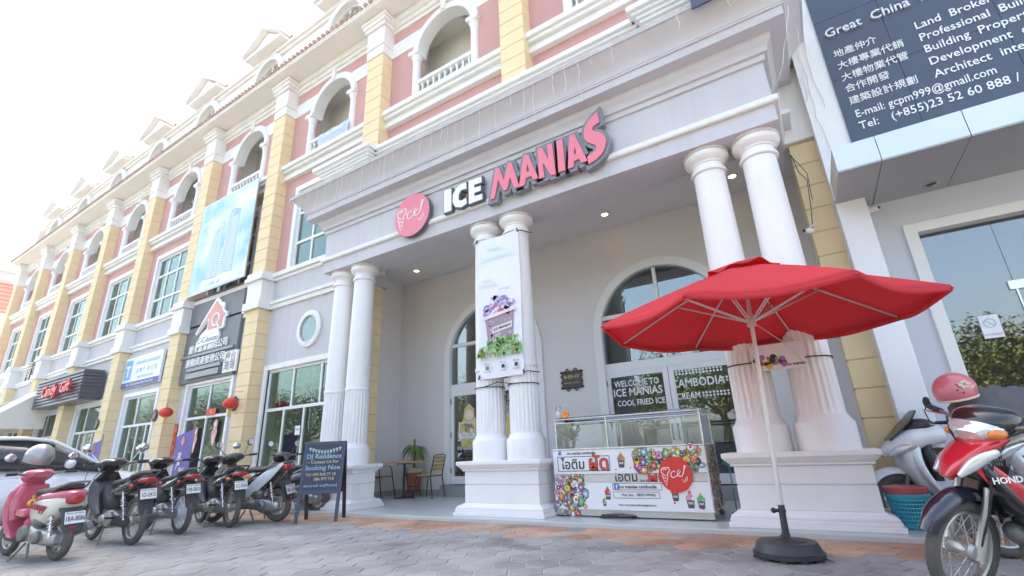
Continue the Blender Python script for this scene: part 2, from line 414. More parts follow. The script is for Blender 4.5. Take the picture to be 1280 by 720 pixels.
def window_part(x0, x1, z0, z1, y, cols, rows, name='window', fr=.075, sur=.13, panemat=WGLASS, curtain=False, recess=.1):
    # white surround, frame bars and the panes behind them
    m = MB()
    if sur:
        m.box(x0-sur, x0, y-.05, y+recess, z0, z1+sur); m.box(x1, x1+sur, y-.05, y+recess, z0, z1+sur); m.box(x0, x1, y-.05, y+recess, z1, z1+sur)
    yy = y+recess-.06; yz = y+recess
    m.box(x0, x0+fr, yy, yz, z0, z1); m.box(x1-fr, x1, yy, yz, z0, z1)
    m.box(x0+fr, x1-fr, yy, yz, z1-fr, z1); m.box(x0+fr, x1-fr, yy, yz, z0, z0+fr)
    zs = [z0+fr]+[z0+(z1-z0)*r for r in rows]+[z1-fr]
    for r in zs[1:-1]: m.box(x0+fr, x1-fr, yy+.002, yz-.002, r-fr*.5, r+fr*.5)
    for i in range(len(zs)-1):
        for c in cols[i]:
            xx = x0+(x1-x0)*c; m.box(xx-fr*.38, xx+fr*.38, yy+.004, yz-.004, zs[i], zs[i+1])
    w = m.build(name, FRAME, T, smooth=0)
    g = MB(); g.box(x0+.01, x1-.01, yz-.025, yz-.012, z0+.01, z1-.01); g.build('pane', panemat, w, smooth=0)
    # curtains hung behind the glass
    yc = y+.36; zb = z0 if name == 'window' else z0+(z1-z0)*rows[0]
    for a, b in ([(x0, x0+(x1-x0)*rw.uniform(.25,.48)), (x1-(x1-x0)*rw.uniform(.25,.48), x1)] if name == 'window' else [(x0, x1)]):
        c = MB(); n = int((b-a)/.018); ph = rw.uniform(0, 6)
        c.loft([[(a+(b-a)*i/n, yc+.022*sin(i*.75+ph)+.012*sin(i*.31), z) for i in range(n+1)] for z in (zb, z1+.1)], cap=False, closed=False); c.build('curtain', CURTAIN, w)
    d = MB(); d.box(x0-.28, x1+.28, y+1.3, y+1.35, z0-.2, z1+.4); d.box(x0-.28, x0-.23, y+.26, y+1.3, z0-.2, z1+.4); d.box(x1+.23, x1+.28, y+.26, y+1.3, z0-.2, z1+.4); d.box(x0-.23, x1+.23, y+.26, y+1.3, z1+.35, z1+.4); d.box(x0-.23, x1+.23, y+.26, y+1.3, z0-.2, z0-.02)
    d.build('room_lining', mat('room_lining_paint', (.30,.31,.29), .8), T, smooth=0)
    return w
def wall_hole(mb, x0, x1, z0, z1, hx0, hx1, hz0, hz1, y0, y1):
    mb.box(x0, hx0, y0, y1, z0, z1); mb.box(hx1, x1, y0, y1, z0, z1)
    if hz1 < z1: mb.box(hx0, hx1, y0, y1, hz1, z1)
    if hz0 > z0: mb.box(hx0, hx1, y0, y1, z0, hz0)
for b in range(-1, 8):
    upper = MB(); mid = MB(); low = MB(); bands = MB(); cream = MB()
    xb = (pc(b)+pc(b-1))/2 if b != 8 else 0
    xb = 3.86-PITCH*(b-.5)
    if b == -1: xb = 3.86+PITCH*.5; 
    if b == -1: pass
    if b > 0: xb = 3.86-PITCH*(b+.5)
    if b == 0: xb = 3.86-PITCH*.5
    xl, xr = xb-PITCH/2+HWP-.05, xb+PITCH/2-HWP+.05
    # ---- upper storey: pink wall with an arched balcony
    ro = .93; zs = 11.42
    upper.box(xl, xb-ro, YW, YW+.25, 9.30, zs); upper.box(xb+ro, xr, YW, YW+.25, 9.30, zs)
    arch_fill(upper, xb, zs, ro, 13.1, YW, YW+.25, xl, xr)
    upper.box(xb-ro, xb+ro, YW, YW+.25, 9.30, 9.76)
    a = MB(); ring_arch(a, xb, zs, .90, 1.08, YW-.06, YW+.3); ring_arch(a, xb, zs, 1.081, 1.13, YW-.035, YW+.02)
    ao = a.build('arch_moulding', WHITE, T)
    k = MB(); k.poly([(xb-.07,YW-.10,12.36),(xb+.07,YW-.10,12.36),(xb+.10,YW-.10,12.80),(xb-.10,YW-.10,12.80)], (0,.16,0)); k.build('keystone', WHITE, ao, smooth=0, bevel=.01)
    for s in (-1, 1):
        c = MB(); cx = xb+s*.99
        c.lathe([(.15,9.76),(.15,9.82),(.125,9.86),(.115,9.92),(.108,11.1),(.125,11.12),(.125,11.15),(.115,11.17),(.14,11.25),(.16,11.3)], (cx,YW+.02,0), 20)
        c.box(cx-.17, cx+.17, YW-.15, YW+.19, 11.30, 11.42)
        c.build('arch_column', COLUMN, T)
        lb = MB(); lb.poly([(xb+s*1.06,YW-.03,11.74),(xb+s*1.97,YW-.03,11.74),(xb+s*1.97,YW-.03,12.24),(xb+s*.80,YW-.03,12.24)][::s], (0,.035,0)); lb.build('lintel_band', WHITE, T, smooth=0, bevel=.008)
    bl = MB(); bl.box(xb-.90, xb+.90, YW-.05, YW+.13, 10.32, 10.42); bl.box(xb-.90, xb+.90, YW-.03, YW+.11, 9.76, 9.84)
    for i in range(9):
        bl.lathe([(r, 9.84+z) for r, z in baluster_prof(.48)], (xb-.78+i*.195, YW+.04, 0), 10)
    bl.build('balustrade', COLUMN, T)
    # balcony room
    cream.box(xb-1.5, xb+1.5, 2.0, 2.1, 9.7, 13.0); cream.box(xb-1.5, xb-1.4, YW+.25, 2.0, 9.7, 13.0); cream.box(xb+1.4, xb+1.5, YW+.25, 2.0, 9.7, 13.0)
    cream.box(xb-1.4, xb+1.4, YW+.25, 2.0, 12.6, 12.7); cream.box(xb-1.4, xb+1.4, YW+.25, 2.0, 9.66, 9.76)
    for s in (-1, 1):
        f = MB(); ring_arch(f, xb+s*.5, 11.2, .36, .46, 1.92, 2.0, leg=9.8)
        f.box(xb+s*.5-.36, xb+s*.5+.36, 1.95, 1.99, 11.16, 11.22); f.box(xb+s*.5-.02, xb+s*.5+.02, 1.95, 1.988, 9.8, 11.5)
        fo = f.build('balcony_window', FRAME, T)
        g = MB(); g.poly([(x, 1.978, z) for x, z in [(xb+s*.5-.37, 9.8)]+arc(xb+s*.5, 11.2, .37, pi, 0, 16)+[(xb+s*.5+.37, 9.8)]], (0,.01,0)); g.build('pane', TEAL, fo)
    if b in (0, 1, 2):
        lm = MB(); lm.lathe([(.17,12.6),(.17,12.56),(.15,12.52),(.10,12.47),(.02,12.44)], (xb+.35, 1.62, 0), 20); lm.build('ceiling_lamp', mat('frosted_lamp', (.30,.27,.25), .4), T)
    # balcony ledge
    slabs(bands, xb-1.96, xb+1.96, [(YW-.14,9.28,9.40),(YW-.10,9.40,9.52),(YW-.20,9.52,9.62),(YW-.27,9.62,9.76)], YW+.01)
    bands.build('balcony_ledge', WHITE, T, smooth=0, bevel=.012); bands = MB()
    slabs(bands, xl, xr, [(YW-.05,12.62,12.74),(YW-.11,12.74,12.88),(YW-.17,12.88,13.09)], YW+.01)
    bands.build('eave_moulding', WHITE, T, smooth=0, bevel=.012); bands = MB()
    # ---- middle storey: pink wall with a wide window
    if b >= 1:
        wall_hole(mid, xl, xr, 6.15, 9.30, xb-1.22, xb+1.22, 6.15, 8.75, YW, YW+.25)
        window_part(xb-1.20, xb+1.20, 6.16, 8.74, YW, [[.33,.67],[.33,.67],[.33,.67]], [.32,.70], sur=.16)
        # ---- band between the storeys
        low.box(xl, xr, YW, YW+.25, 5.05, 6.15)
        slabs(bands, xl, xr, [(YW-.07,5.05,5.18),(YW-.12,5.18,5.28)], YW+.01)
        bands.build('lower_band', WHITE, T, smooth=0, bevel=.012); bands = MB()
        slabs(bands, xl, xr, [(YW-.06,5.92,6.02),(YW-.13,6.02,6.16)], YW+.01)
        bands.build('upper_band', WHITE, T, smooth=0, bevel=.012); bands = MB()
    else:
        mid.box(xl, xr, YW, YW+.25, 6.15, 9.30)
    # ---- ground storey
    if b == 1:
        wall_hole(low, xl, -.6, 0, 5.05, -4.60, -1.25, .12, 3.30, YW, YW+.25)
        o = MB(); 
        ring = lambda r, y: [(-2.94+r*cos(2*pi*i/40), y, 4.19+r*sin(2*pi*i/40)) for i in range(40)]
        o.loft([ring(.36,YW+.02), ring(.36,YW-.07), ring(.47,YW-.07), ring(.50,YW-.05), ring(.50,YW+.01)], cap=False)
        oo = o.build('round_window', FRAME, T)
        o = MB(); o.lathe([(.37,YW-.02),(.37,YW-.005)], (-2.94,0,4.19), 40, 'y'); o.build('pane', TEAL, oo)
        window_part(-4.60, -1.25, .12, 3.28, YW, [[.25,.5,.75],[.33,.67]], [.66], 'shopfront', sur=.14)
    elif b == 2:
        wall_hole(low, xl, xr, 0, 5.05, -8.90, -6.35, .1, 3.3, YW, YW+.25)
        window_part(-8.88, -6.37, .10, 3.28, YW, [[.5],[.5]], [.68], 'shopfront', sur=.12)
    elif b >= 3:
        wall_hole(low, xl, xr, 0, 5.05, xb-1.52, xb+1.0, .1, 3.35, YW, YW+.25)
        window_part(xb-1.50, xb+.98, .10, 3.33, YW, [[.27,.52,.78],[.38]], [.68], 'shopfront', sur=.13)
    # ---- attic with a dormer
    if b >= 0:
        za = 14.0; h = .78
        cream.box(xb-PITCH/2, xb-h, 1.30, 1.5, 13.2, 16.1); cream.box(xb+h, xb+PITCH/2, 1.30, 1.5, 13.2, 16.1)
        arch_fill(cream, xb, 15.0, h, 16.1, 1.30, 1.5, xb-h, xb+h)
        slabs(bands, xb-PITCH/2, xb+PITCH/2, [(1.22,15.8,15.95),(1.14,15.95,16.12)], 1.5)
        d = MB(); ring_arch(d, xb, 15.0, h-.02, h+.22, 1.14, 1.36, leg=13.3)
        do = d.build('dormer', WHITE, T)
        g = MB(); g.poly([(x, 1.40, z) for x, z in [(xb-h, 13.4)]+arc(xb, 15.0, h, pi, 0, 20)+[(xb+h, 13.4)]], (0,.02,0)); g.build('pane', TEAL, do)
        fr = MB(); fr.box(xb-.03, xb+.03, 1.34, 1.40, 13.4, 15.75)
        for z in (14.2, 15.0): fr.box(xb-h, xb+h, 1.345, 1.395, z-.03, z+.03)
        ring_arch(fr, xb, 15.0, h-.08, h-.01, 1.33, 1.399); fr.build('dormer_frame', FRAME, do)
        pd = MB(); g0, g1 = 16.12, 17.05
        pd.poly([(xb-1.12,.95,g0+.12),(xb+1.12,.95,g0+.12),(xb,.95,g1)], (0,1.8,0))
        pd.box(xb-1.2, xb+1.2, .82, 1.6, g0, g0+.14)
        for s in (-1, 1):
            pd.poly([(xb+s*1.30,.72,g0+.10),(xb+s*1.30,.72,g0+.24),(xb,.72,g1+.20),(xb,.72,g1+.04)][::s], (0,.45,0))
        pd.build('pediment', WHITE, do, smooth=0)
        tl = MB()
        for s in (-1, 1):
            tl.poly([(xb+s*1.34,1.17,g0+.16),(xb,1.17,g1+.10),(xb,1.17,g1+.18),(xb+s*1.38,1.17,g0+.24)][::s], (0,2.2,0))
            for q in range(9): tl.tube([(xb+s*1.36, 1.26+q*.24, g0+.22), (xb, 1.26+q*.24, g1+.16)], .05, 8)
        tl.build('dormer_roof', TILE, do)
    upper.build('wall', PINK, T, smooth=0); mid.build('wall', PINK, T, smooth=0)
    if low.v: low.build('wall', GREY, T, smooth=0)
    if bands.v: bands.build('attic_coping', WHITE, T, smooth=0, bevel=.012)
    cream.build('balcony_wall', EAVE, T, smooth=0)
xe = pc(8)-.4
m = MB(); m.box(xe, 8.74, .27, 1.6, 13.10, 13.16); m.box(xe, 8.74, .25, .33, 13.161, 13.24); m.build('eave', EAVE, T, smooth=0)
m = MB(); nx = int((8.74-xe)/.21)
for i in range(nx):
    x = xe+.1+i*.21
    m.tube([(x, .20, 13.27), (x, 1.28, 13.62)], .065, 8)
m.build('eave_tile_row', TILE, T)
m = MB(); m.quad((xe,1.5,16.12),(8.74,1.5,16.12),(8.74,5,18.0),(xe,5,18.0)); m.quad((xe,9,18.0),(xe,5,18),(8.74,5,18),(8.74,9,18.0)); m.build('roof', TILE, T, smooth=0)
m = MB(); m.box(xe, xe+.2, YW, 9, 0, 16.1); m.box(xe+.2, 8.7, 8.8, 9, 0, 18); m.box(8.5, 8.7, 2.7, 8.8, 0, 16.1); m.box(xe+.2, 8.5, 3.2, 8.8, 5.8, 6.0)
m.box(xe+.2, 8.5, 3.0, 3.1, 6.0, 9.6); m.box(xe+.2, -1.3, 2.0, 2.1, 0, 5.8)
m.build('rear_wall', EAVE, T, smooth=0)

# ---- porch
XL_, XR_, YF_ = -.633, 8.307, -.343
def sweep(prof, yb, mb):
    rings = []
    for d, z in prof: rings.append([(XL_-d, yb, z),(XL_-d, YF_-d, z),(XR_+d, YF_-d, z),(XR_+d, yb, z)])
    mb.loft(rings, cap=False, closed=False)
m = MB()
cy = [(.37+.24*(1-cos(t*pi/2)) if False else .37+.22*(t**1.7), 6.21+.30*t) for t in [i/8 for i in range(9)]]
sweep([(0,4.79),(0,5.71),(.035,5.715),(.035,5.80),(.075,5.81),(.08,5.84),(.10,5.90),(.14,5.94),(.155,6.02),(.20,6.035),(.335,6.04),(.335,6.17),(.36,6.175),(.36,6.205)]+cy+[(.62,6.515),(.62,6.58),(-.2,6.64)], YW, m)
# beam soffits and inner faces
m.quad((XL_,YF_,4.79),(XR_,YF_,4.79),(XR_,.34,4.79),(XL_,.34,4.79))
m.quad((XL_,.34,4.79),(-.30,.34,4.79),(-.30,1.25,4.79),(XL_,1.25,4.79)); m.quad((7.97,.34,4.79),(XR_,.34,4.79),(XR_,1.25,4.79),(7.97,1.25,4.79))
m.quad((-.30,.34,4.79),(7.97,.34,4.79),(7.97,.34,5.3),(-.30,.34,5.3)); m.quad((-.30,.34,4.79),(-.30,1.25,4.79),(-.30,1.25,5.3),(-.30,.34,5.3)); m.quad((7.97,.34,4.79),(7.97,1.25,4.79),(7.97,1.25,5.3),(7.97,.34,5.3))
m.quad((-1,.9,6.63),(8.7,.9,6.63),(8.7,1.1,6.66),(-1,1.1,6.66))
ent = m.build('entablature', GREY, T, smooth=30)
m = MB(); sweep([(-.01,5.04),(.05,5.04),(.065,5.06),(.065,5.12),(.05,5.135),(-.01,5.16)], YW, m); m.build('string_moulding', WHITE, ent, smooth=0)
m = MB(); m.box(-.98, 8.5, .342, 2.4, 5.27, 5.34); m.build('porch_ceiling', CEIL, T, smooth=0)
def parapet(mb, x0, x1, yf):
    for d, a, b in [(0,6.5,6.78),(.05,6.78,6.86),(.0,6.86,7.0),(.06,7.0,7.06),(.10,7.06,7.12),(.15,7.12,7.18),(.19,7.18,7.24),(.24,7.24,7.30),(.30,7.30,7.40)]:
        mb.box(x0-d, x1+d, yf-d, .95, a, b)
m = MB(); parapet(m, -.66, .64, -.38); parapet(m, .98, 6.68, -.16); parapet(m, 7.02, 8.32, -.38); m.build('parapet_moulding', WHITE, T, smooth=0, bevel=.01)
# recess walls with two arched doors
DC, DH, DS = (1.97, 5.82), 1.30, 3.04
m = MB(); YB = 2.314
xs = [-.86, DC[0]-DH, DC[0]+DH, DC[1]-DH, DC[1]+DH, 8.45]
for a, b in ((0,1),(2,3),(4,5)): m.box(xs[a], xs[b], YB, YB+.25, .05, DS)
for c in DC: arch_fill(m, c, DS, DH, 5.3, YB, YB+.25, c-DH, c+DH)
for a, b in ((0,1),(2,3),(4,5)): m.box(xs[a], xs[b], YB, YB+.25, DS, 5.3)
m.box(-1.0, -.86, 1.16, YB, .05, 5.3); m.box(8.45, 8.6, 1.0, YB, .05, 5.3)
m.build('recess_wall', RECESS, T, smooth=0)
m = MB()
for a, b in ((0,1),(2,3),(4,5)): m.box(xs[a]+.001, xs[b], YB-.03, YB-.001, .05, .17)
m.box(-.859, -.83, 1.2, YB-.03, .05, .17)
m.build('skirting', mat('stone_skirting', (.33,.33,.32), .5, var=.15), T, smooth=0)
for di, c in enumerate(DC):
    m = MB(); ring_arch(m, c, DS, DH-.13, DH+.03, YB-.05, YB+.2, leg=.28)
    dr = m.build('arched_door', FRAME, T)
    m = MB(); m.box(c-DH-.1, c+DH+.1, YB-.10, YB+.2, .05, .26); m.build('door_step', mat('stone_skirting', (.33,.33,.32)), dr, smooth=0, bevel=.008)
    w = DH-.13; m = MB(); y0, y1 = YB+.02, YB+.10
    m.box(c-w, c+w, y0, y1, 3.32, 3.40); m.box(c-w, c+w, y0, y1, 2.27, 2.44); m.box(c-w, c+w, y0, y1, .28, .34)
    m.box(c-.035, c+.035, y0+.003, y1-.003, 2.44, 4.2)
    m.box(c-w, c-w+.07, y0+.002, y1-.002, .34, 2.27); m.box(c+w-.07, c+w, y0+.002, y1-.002, .34, 2.27)
    m.box(c-.10, c-.004, y0-.004, y1-.004, .34, 2.27); m.box(c+.004, c+.10, y0-.004, y1-.004, .34, 2.27)
    for s in (-1, 1):
        for z0 in (.34, 2.17): m.box(c+s*.10 if s > 0 else c-w+.07, c+w-.07 if s > 0 else c-.10, y0, y1-.002, z0, z0+.10)
    m.build('door_frame', FRAME, dr, smooth=0, bevel=.006)
    g = MB(); g.poly([(x, YB+.05, z) for x, z in [(c-w, .3)]+arc(c, DS, w, pi, 0, 24)+[(c+w, .3)]], (0,.01,0)); g.build('pane', GLASS, dr, smooth=0)
    h = MB()
    for s in (-1, 1):
        h.tube([(c+s*.05, y0-.01, 1.0),(c+s*.05, y0-.06, 1.0),(c+s*.05, y0-.06, 1.25),(c+s*.05, y0-.01, 1.25)], .012, 8)
    for z in (.5, 1.25, 2.0): h.box(c-w-.02, c-w+.01, y0-.02, y0, z, z+.12)
    h.build('door_handle', BLACKM, dr)
    # dark room behind the glass
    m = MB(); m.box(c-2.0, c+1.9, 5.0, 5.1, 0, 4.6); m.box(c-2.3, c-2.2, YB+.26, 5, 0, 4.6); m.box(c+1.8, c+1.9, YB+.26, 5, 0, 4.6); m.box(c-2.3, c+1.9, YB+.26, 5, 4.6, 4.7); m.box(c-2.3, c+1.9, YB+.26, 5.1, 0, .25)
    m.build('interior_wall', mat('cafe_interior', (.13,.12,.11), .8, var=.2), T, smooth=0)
    t = MB(); yt = YB+.042
    if di == 1:
        for s, x, z, h in [('WELCOME TO', 5.21, 2.035, .125), ('ICE MANIAS', 5.21, 1.87, .155), ('COOL FRIED ICE', 5.25, 1.675, .115)]:
            t.text(s, (x, yt, z), UX, UZ, h*1.28, .001, .014, sx=.82 if h < .15 else .88)
        t.text('CAMBODIA', (6.29, yt, 1.93), UX, UZ, .2, .001, .014, sx=.86); t.text('CREAM', (6.11, yt, 1.71), UX, UZ, .15, .001, .014, sx=.84)
        def dots(x0, x1, z, nrow, dz=.05, dx=.058, r=.019):
            for i in range(int((x1-x0)/dx)+1):
                for j in range(nrow): t.lathe([(r,yt-.002),(r,yt)], (x0+i*dx,0,z-j*dz), 10, 'y')
        dots(5.90, 6.75, 2.15, 2); dots(6.72, 6.80, 1.97, 2); dots(6.36, 6.80, 1.745, 2); dots(5.68-.07, 5.66, 2.06, 2)
        t.build('glass_lettering', TXTW, dr)
    else:
        t.text('ICE MANIAS CAMBODIA', (c-.52, yt, 1.02), UX, UZ, .105, .001, .012, sx=.85); t.text('ICE MANIAS', (c+.55, yt, 1.02), UX, UZ, .105, .001, .012)
        t.build('glass_lettering', TXTW, dr)
for x in (.22, 5.21, 7.55):
    m = MB(); m.lathe([(.085,5.27),(.085,5.262),(.07,5.256),(.06,5.262)], (x,1.68,0), 20, cap=False); lo = m.build('downlight', STEEL, T)
    m = MB(); m.lathe([(.060,5.264),(.060,5.259)], (x,1.68,0), 16); m.build('bulb', mat('warm_bulb', (1,.72,.30), .4, emit=2.2, var=0), lo)
# columns and plinths
def fluted(cx, z0, z1, r0, r1, n=22, per=8, d=.013):
    rings = []
    for k in range(7):
        t = k/6; z = z0+(z1-z0)*t; rr = r0+(r1-r0)*t; ring = []
        dd = d if 0 < k < 6 else 0
        for i in range(n*per):
            u = (i % per)/per; g = max(0, sin(pi*(u-.12)/.76)) if .12 < u < .88 else 0
            a = 2*pi*i/(n*per); q = rr-dd*g; ring.append((cx+q*cos(a), q*sin(a), z))
        rings.append(ring)
    rings[1] = [(x, y, z0+.05) for x, y, z in rings[1]]; rings[5] = [(x, y, z1-.05) for x, y, z in rings[5]]
    return rings
for i in range(3):
    xc = 3.837*i; m = MB()
    hw, b = .645, .03
    for d, z0, z1 in [(.13,.05,.10),(.11,.10,.14),(.10,.14,.165),(.0,.215,.46),(-.008,.46,.472),(.0,.472,.66),(.03,.66,.685)]:
        m.box(xc-hw-d, xc+hw+d, -.27-d, .27+d, z0, z1)
    sq = lambda d, z: [(xc-hw-d,-.27-d,z),(xc+hw+d,-.27-d,z),(xc+hw+d,.27+d,z),(xc-hw-d,.27+d,z)]
    m.loft([sq(.095,.165), sq(.07,.185), sq(.025,.2), sq(.015,.215)]); m.loft([sq(.03,.685), sq(.05,.70), sq(.085,.735), sq(.09,.745)])
    m.box(xc-hw-.10, xc+hw+.10, -.37, .37, .745, .80)
    m.build('plinth', COLUMN, T, smooth=30, bevel=.006)
    for s in (-1, 1):
        cx = xc+s*.3185; m = MB()
        m.loft(fluted(cx, 1.17, 2.17, .238, .228)); m.loft([[(cx+r*cos(2*pi*k/40), r*sin(2*pi*k/40), z) for k in range(40)] for r, z in [(.243,2.17),(.243,2.215),(.228,2.222),(.222,3.2),(.205,4.52)]])
        c = m.build('column', COLUMN, T, smooth=50)
        m = MB(); m.lathe([(.298,.80),(.298,1.08),(.285,1.10),(.262,1.125),(.25,1.16),(.24,1.172)], (cx,0,0), 40); m.build('column_base', COLUMN, c, smooth=35)
        m = MB(); m.lathe([(.206,4.46),(.235,4.475),(.24,4.495),(.235,4.515),(.208,4.525),(.206,4.60),(.222,4.605),(.225,4.625),(.245,4.64),(.285,4.675),(.298,4.71),(.293,4.745),(.27,4.765),(.30,4.77),(.30,4.789)], (cx,0,0), 40); m.build('capital', COLUMN, c, smooth=35)

# ------------------------------------------------------------------ the neighbouring shop on the right
NB = thing('neighbour_shop', 'white neighbouring shop with a grey metal canopy and a wide glass front', 'building', (0,0,0))
MARBLE = mat('white_marble_cladding', (.80,.80,.79), .3, var=.03, streak=.14, bump=.03)
m = MB(); m.box(8.73, 16, .60, 8, 3.9, 12.5); m.build('upper_wall', MARBLE, NB, smooth=0)
m = MB(); m.box(8.73, 9.05, .60, .96, .06, 3.86); m.build('pilaster', mat('cool_white_paint', (.80,.81,.83), .5, var=.03), NB, smooth=0, bevel=.01)
m = MB(); wall_hole(m, 9.05, 16, .06, 3.86, 9.48, 15, .06, 3.36, .95, 1.2); m.build('wall', mat('pale_blue_render', (.56,.585,.63), .6, var=.04, streak=.05), NB, smooth=0)
m = MB(); m.box(9.37, 9.50, .90, 1.15, .06, 3.46); m.box(9.50, 15, .90, 1.15, 3.33, 3.46); m.box(14.9, 15.02, .9, 1.15, .06, 3.33)
nw = m.build('shop_window', mat('cream_frame', (.74,.73,.70), .5), NB, smooth=0, bevel=.008)
m = MB(); m.box(9.50, 10.195, 1.05, 1.062, .06, 3.33); m.box(10.20, 14.9, 1.05, 1.062, .06, 3.33); m.build('pane', glassmat('shop_glass', (.34,.34,.33), .27, (.60,.64,.66)), nw, smooth=0)
m = MB(); m.box(10.14, 10.34, 1.02, 1.048, 2.46, 2.56); m.box(10.19, 10.205, 1.03, 1.07, .06, 2.46); m.build('glass_clamp', STEEL, nw, smooth=0)
m = MB(); m.box(9.4, 15, 3.0, 3.1, 0, 3.9); m.box(9.2, 9.3, 1.2, 3.1, 0, 3.9); m.box(15, 15.1, 1.2, 3.1, 0, 3.9); m.box(9.2, 15.1, 1.25, 3.0, 3.7, 3.8); m.box(9.2,15.1,1.2,3,0,.05)
m.build('interior_wall', mat('shop_interior', (.20,.17,.14), .8, var=.2), NB, smooth=0)
PANEL = mat('brushed_aluminium_panel', (.60,.63,.66), .38, .55, var=.06, scale=1.5)
m = MB(); xx = 8.74
for i, w in enumerate((.42, .76, .84, .84, .9, .9)):
    m.box(xx+.004, xx+w-.004, -.32, .60, 3.862, 4.17); xx += w
cn = m.build('canopy', PANEL, NB, smooth=0)
m = MB(); xx = 8.74
for i, w in enumerate((.42, .76, .84, .84, .9, .9)):
    m.box(xx+.004, xx+w-.004, -.315, .947, 3.845, 3.861); xx += w
m.build('canopy_soffit', mat('grey_soffit_panel', (.40,.41,.42), .5, .3, var=.05), cn, smooth=0)
m = MB(); m.lathe([(.085,3.845),(.085,3.835),(.07,3.83),(.055,3.84)], (9.73,.70,0), 20); lo = m.build('downlight', STEEL, NB); m = MB(); m.lathe([(.055,3.842),(.055,3.838)], (9.73,.70,0), 16); m.build('bulb', DARKROOM, lo)

# ------------------------------------------------------------------ signs
PINKS = mat('pink_sign_face', (.80,.20,.27), .4, var=.03); DGREY = mat('sign_edge_grey', (.10,.11,.13), .4); SGREY = mat('sign_halo_grey', (.20,.22,.25), .4)
def up(px, py, Y):
    return None
# raised letters over the porch: outlines in metres on the frieze (x, z)
F0 = YF_-.012
def ltr(pts, dx=0): return pts
ICE = [[[(2.93,5.56),(3.10,5.55),(3.10,5.09),(2.93,5.09)]],
       [[(3.44,5.55),(3.45,5.42),(3.32,5.43),(3.27,5.36),(3.265,5.26),(3.32,5.21),(3.44,5.23),(3.45,5.12),(3.33,5.08),(3.19,5.13),(3.13,5.25),(3.14,5.40),(3.20,5.50),(3.32,5.56)]],
       [[(3.50,5.555),(3.78,5.55),(3.78,5.43),(3.62,5.435),(3.62,5.37),(3.76,5.365),(3.76,5.27),(3.62,5.27),(3.62,5.20),(3.79,5.195),(3.79,5.09),(3.50,5.09)]]]
MAN = [[[(3.98,5.00),(4.10,5.56),(4.17,5.56),(4.27,5.27),(4.36,5.58),(4.43,5.56),(4.56,5.05),(4.47,5.05),(4.39,5.30),(4.32,5.08),(4.26,5.08),(4.15,5.33),(4.06,5.00)]],
       [[(4.555,5.04),(4.68,5.60),(4.76,5.59),(4.92,5.08),(4.83,5.08),(4.80,5.17),(4.69,5.16),(4.66,5.05)],[(4.71,5.26),(4.775,5.27),(4.735,5.43)]],
       [[(4.94,5.06),(4.95,5.62),(5.02,5.62),(5.14,5.33),(5.12,5.62),(5.21,5.62),(5.235,5.04),(5.16,5.04),(5.02,5.34),(5.03,5.06)]],
       [[(5.30,5.62),(5.40,5.62),(5.405,5.05),(5.29,5.05)]],
       [[(5.455,5.05),(5.53,5.62),(5.61,5.62),(5.78,5.07),(5.68,5.07),(5.655,5.16),(5.56,5.14),(5.545,5.05)],[(5.575,5.25),(5.625,5.26),(5.59,5.42)]],
       [[(6.02,5.86),(6.035,5.66),(5.97,5.645),(5.92,5.62),(5.91,5.57),(5.94,5.53),(6.01,5.49),(6.07,5.43),(6.10,5.36),(6.105,5.28),(6.08,5.19),(6.02,5.10),(5.93,5.04),(5.80,5.00),(5.79,5.14),(5.88,5.16),(5.94,5.20),(5.955,5.25),(5.93,5.30),(5.87,5.34),(5.81,5.40),(5.775,5.47),(5.77,5.56),(5.79,5.65),(5.84,5.73),(5.92,5.80)]]]
sg = thing('shop_sign', 'raised ICE MANIAS letters in white and pink with grey edges above the porch', 'sign', (4.5, F0, 5.05))
for i, L in enumerate(ICE):
    m = MB(); m.shape([[(x-4.5, z-5.05) for x, z in l] for l in L], (0,-.04,0), UX, UZ, .045, .018)
    lo = m.build('letter', DGREY, sg, smooth=0)
    m = MB(); m.shape([[(x-4.5, z-5.05) for x, z in l] for l in L], (0,-.133,0), UX, UZ, .004); m.build('letter_face', TXTW, lo, smooth=0)
m = MB()
for L in MAN:
    m.shape([[(x-4.5, z-5.05) for x, z in l] for l in L[:1]], (0,-.03,0), UX, UZ, .055, .062)
m.build('letter_backing', [SGREY], sg, smooth=0)
for i, L in enumerate(MAN):
    m = MB(); m.shape([[(x-4.5, z-5.05) for x, z in l] for l in L], (0,-.148,0), UX, UZ, .012, .003); m.build('letter', PINKS, sg, smooth=0)
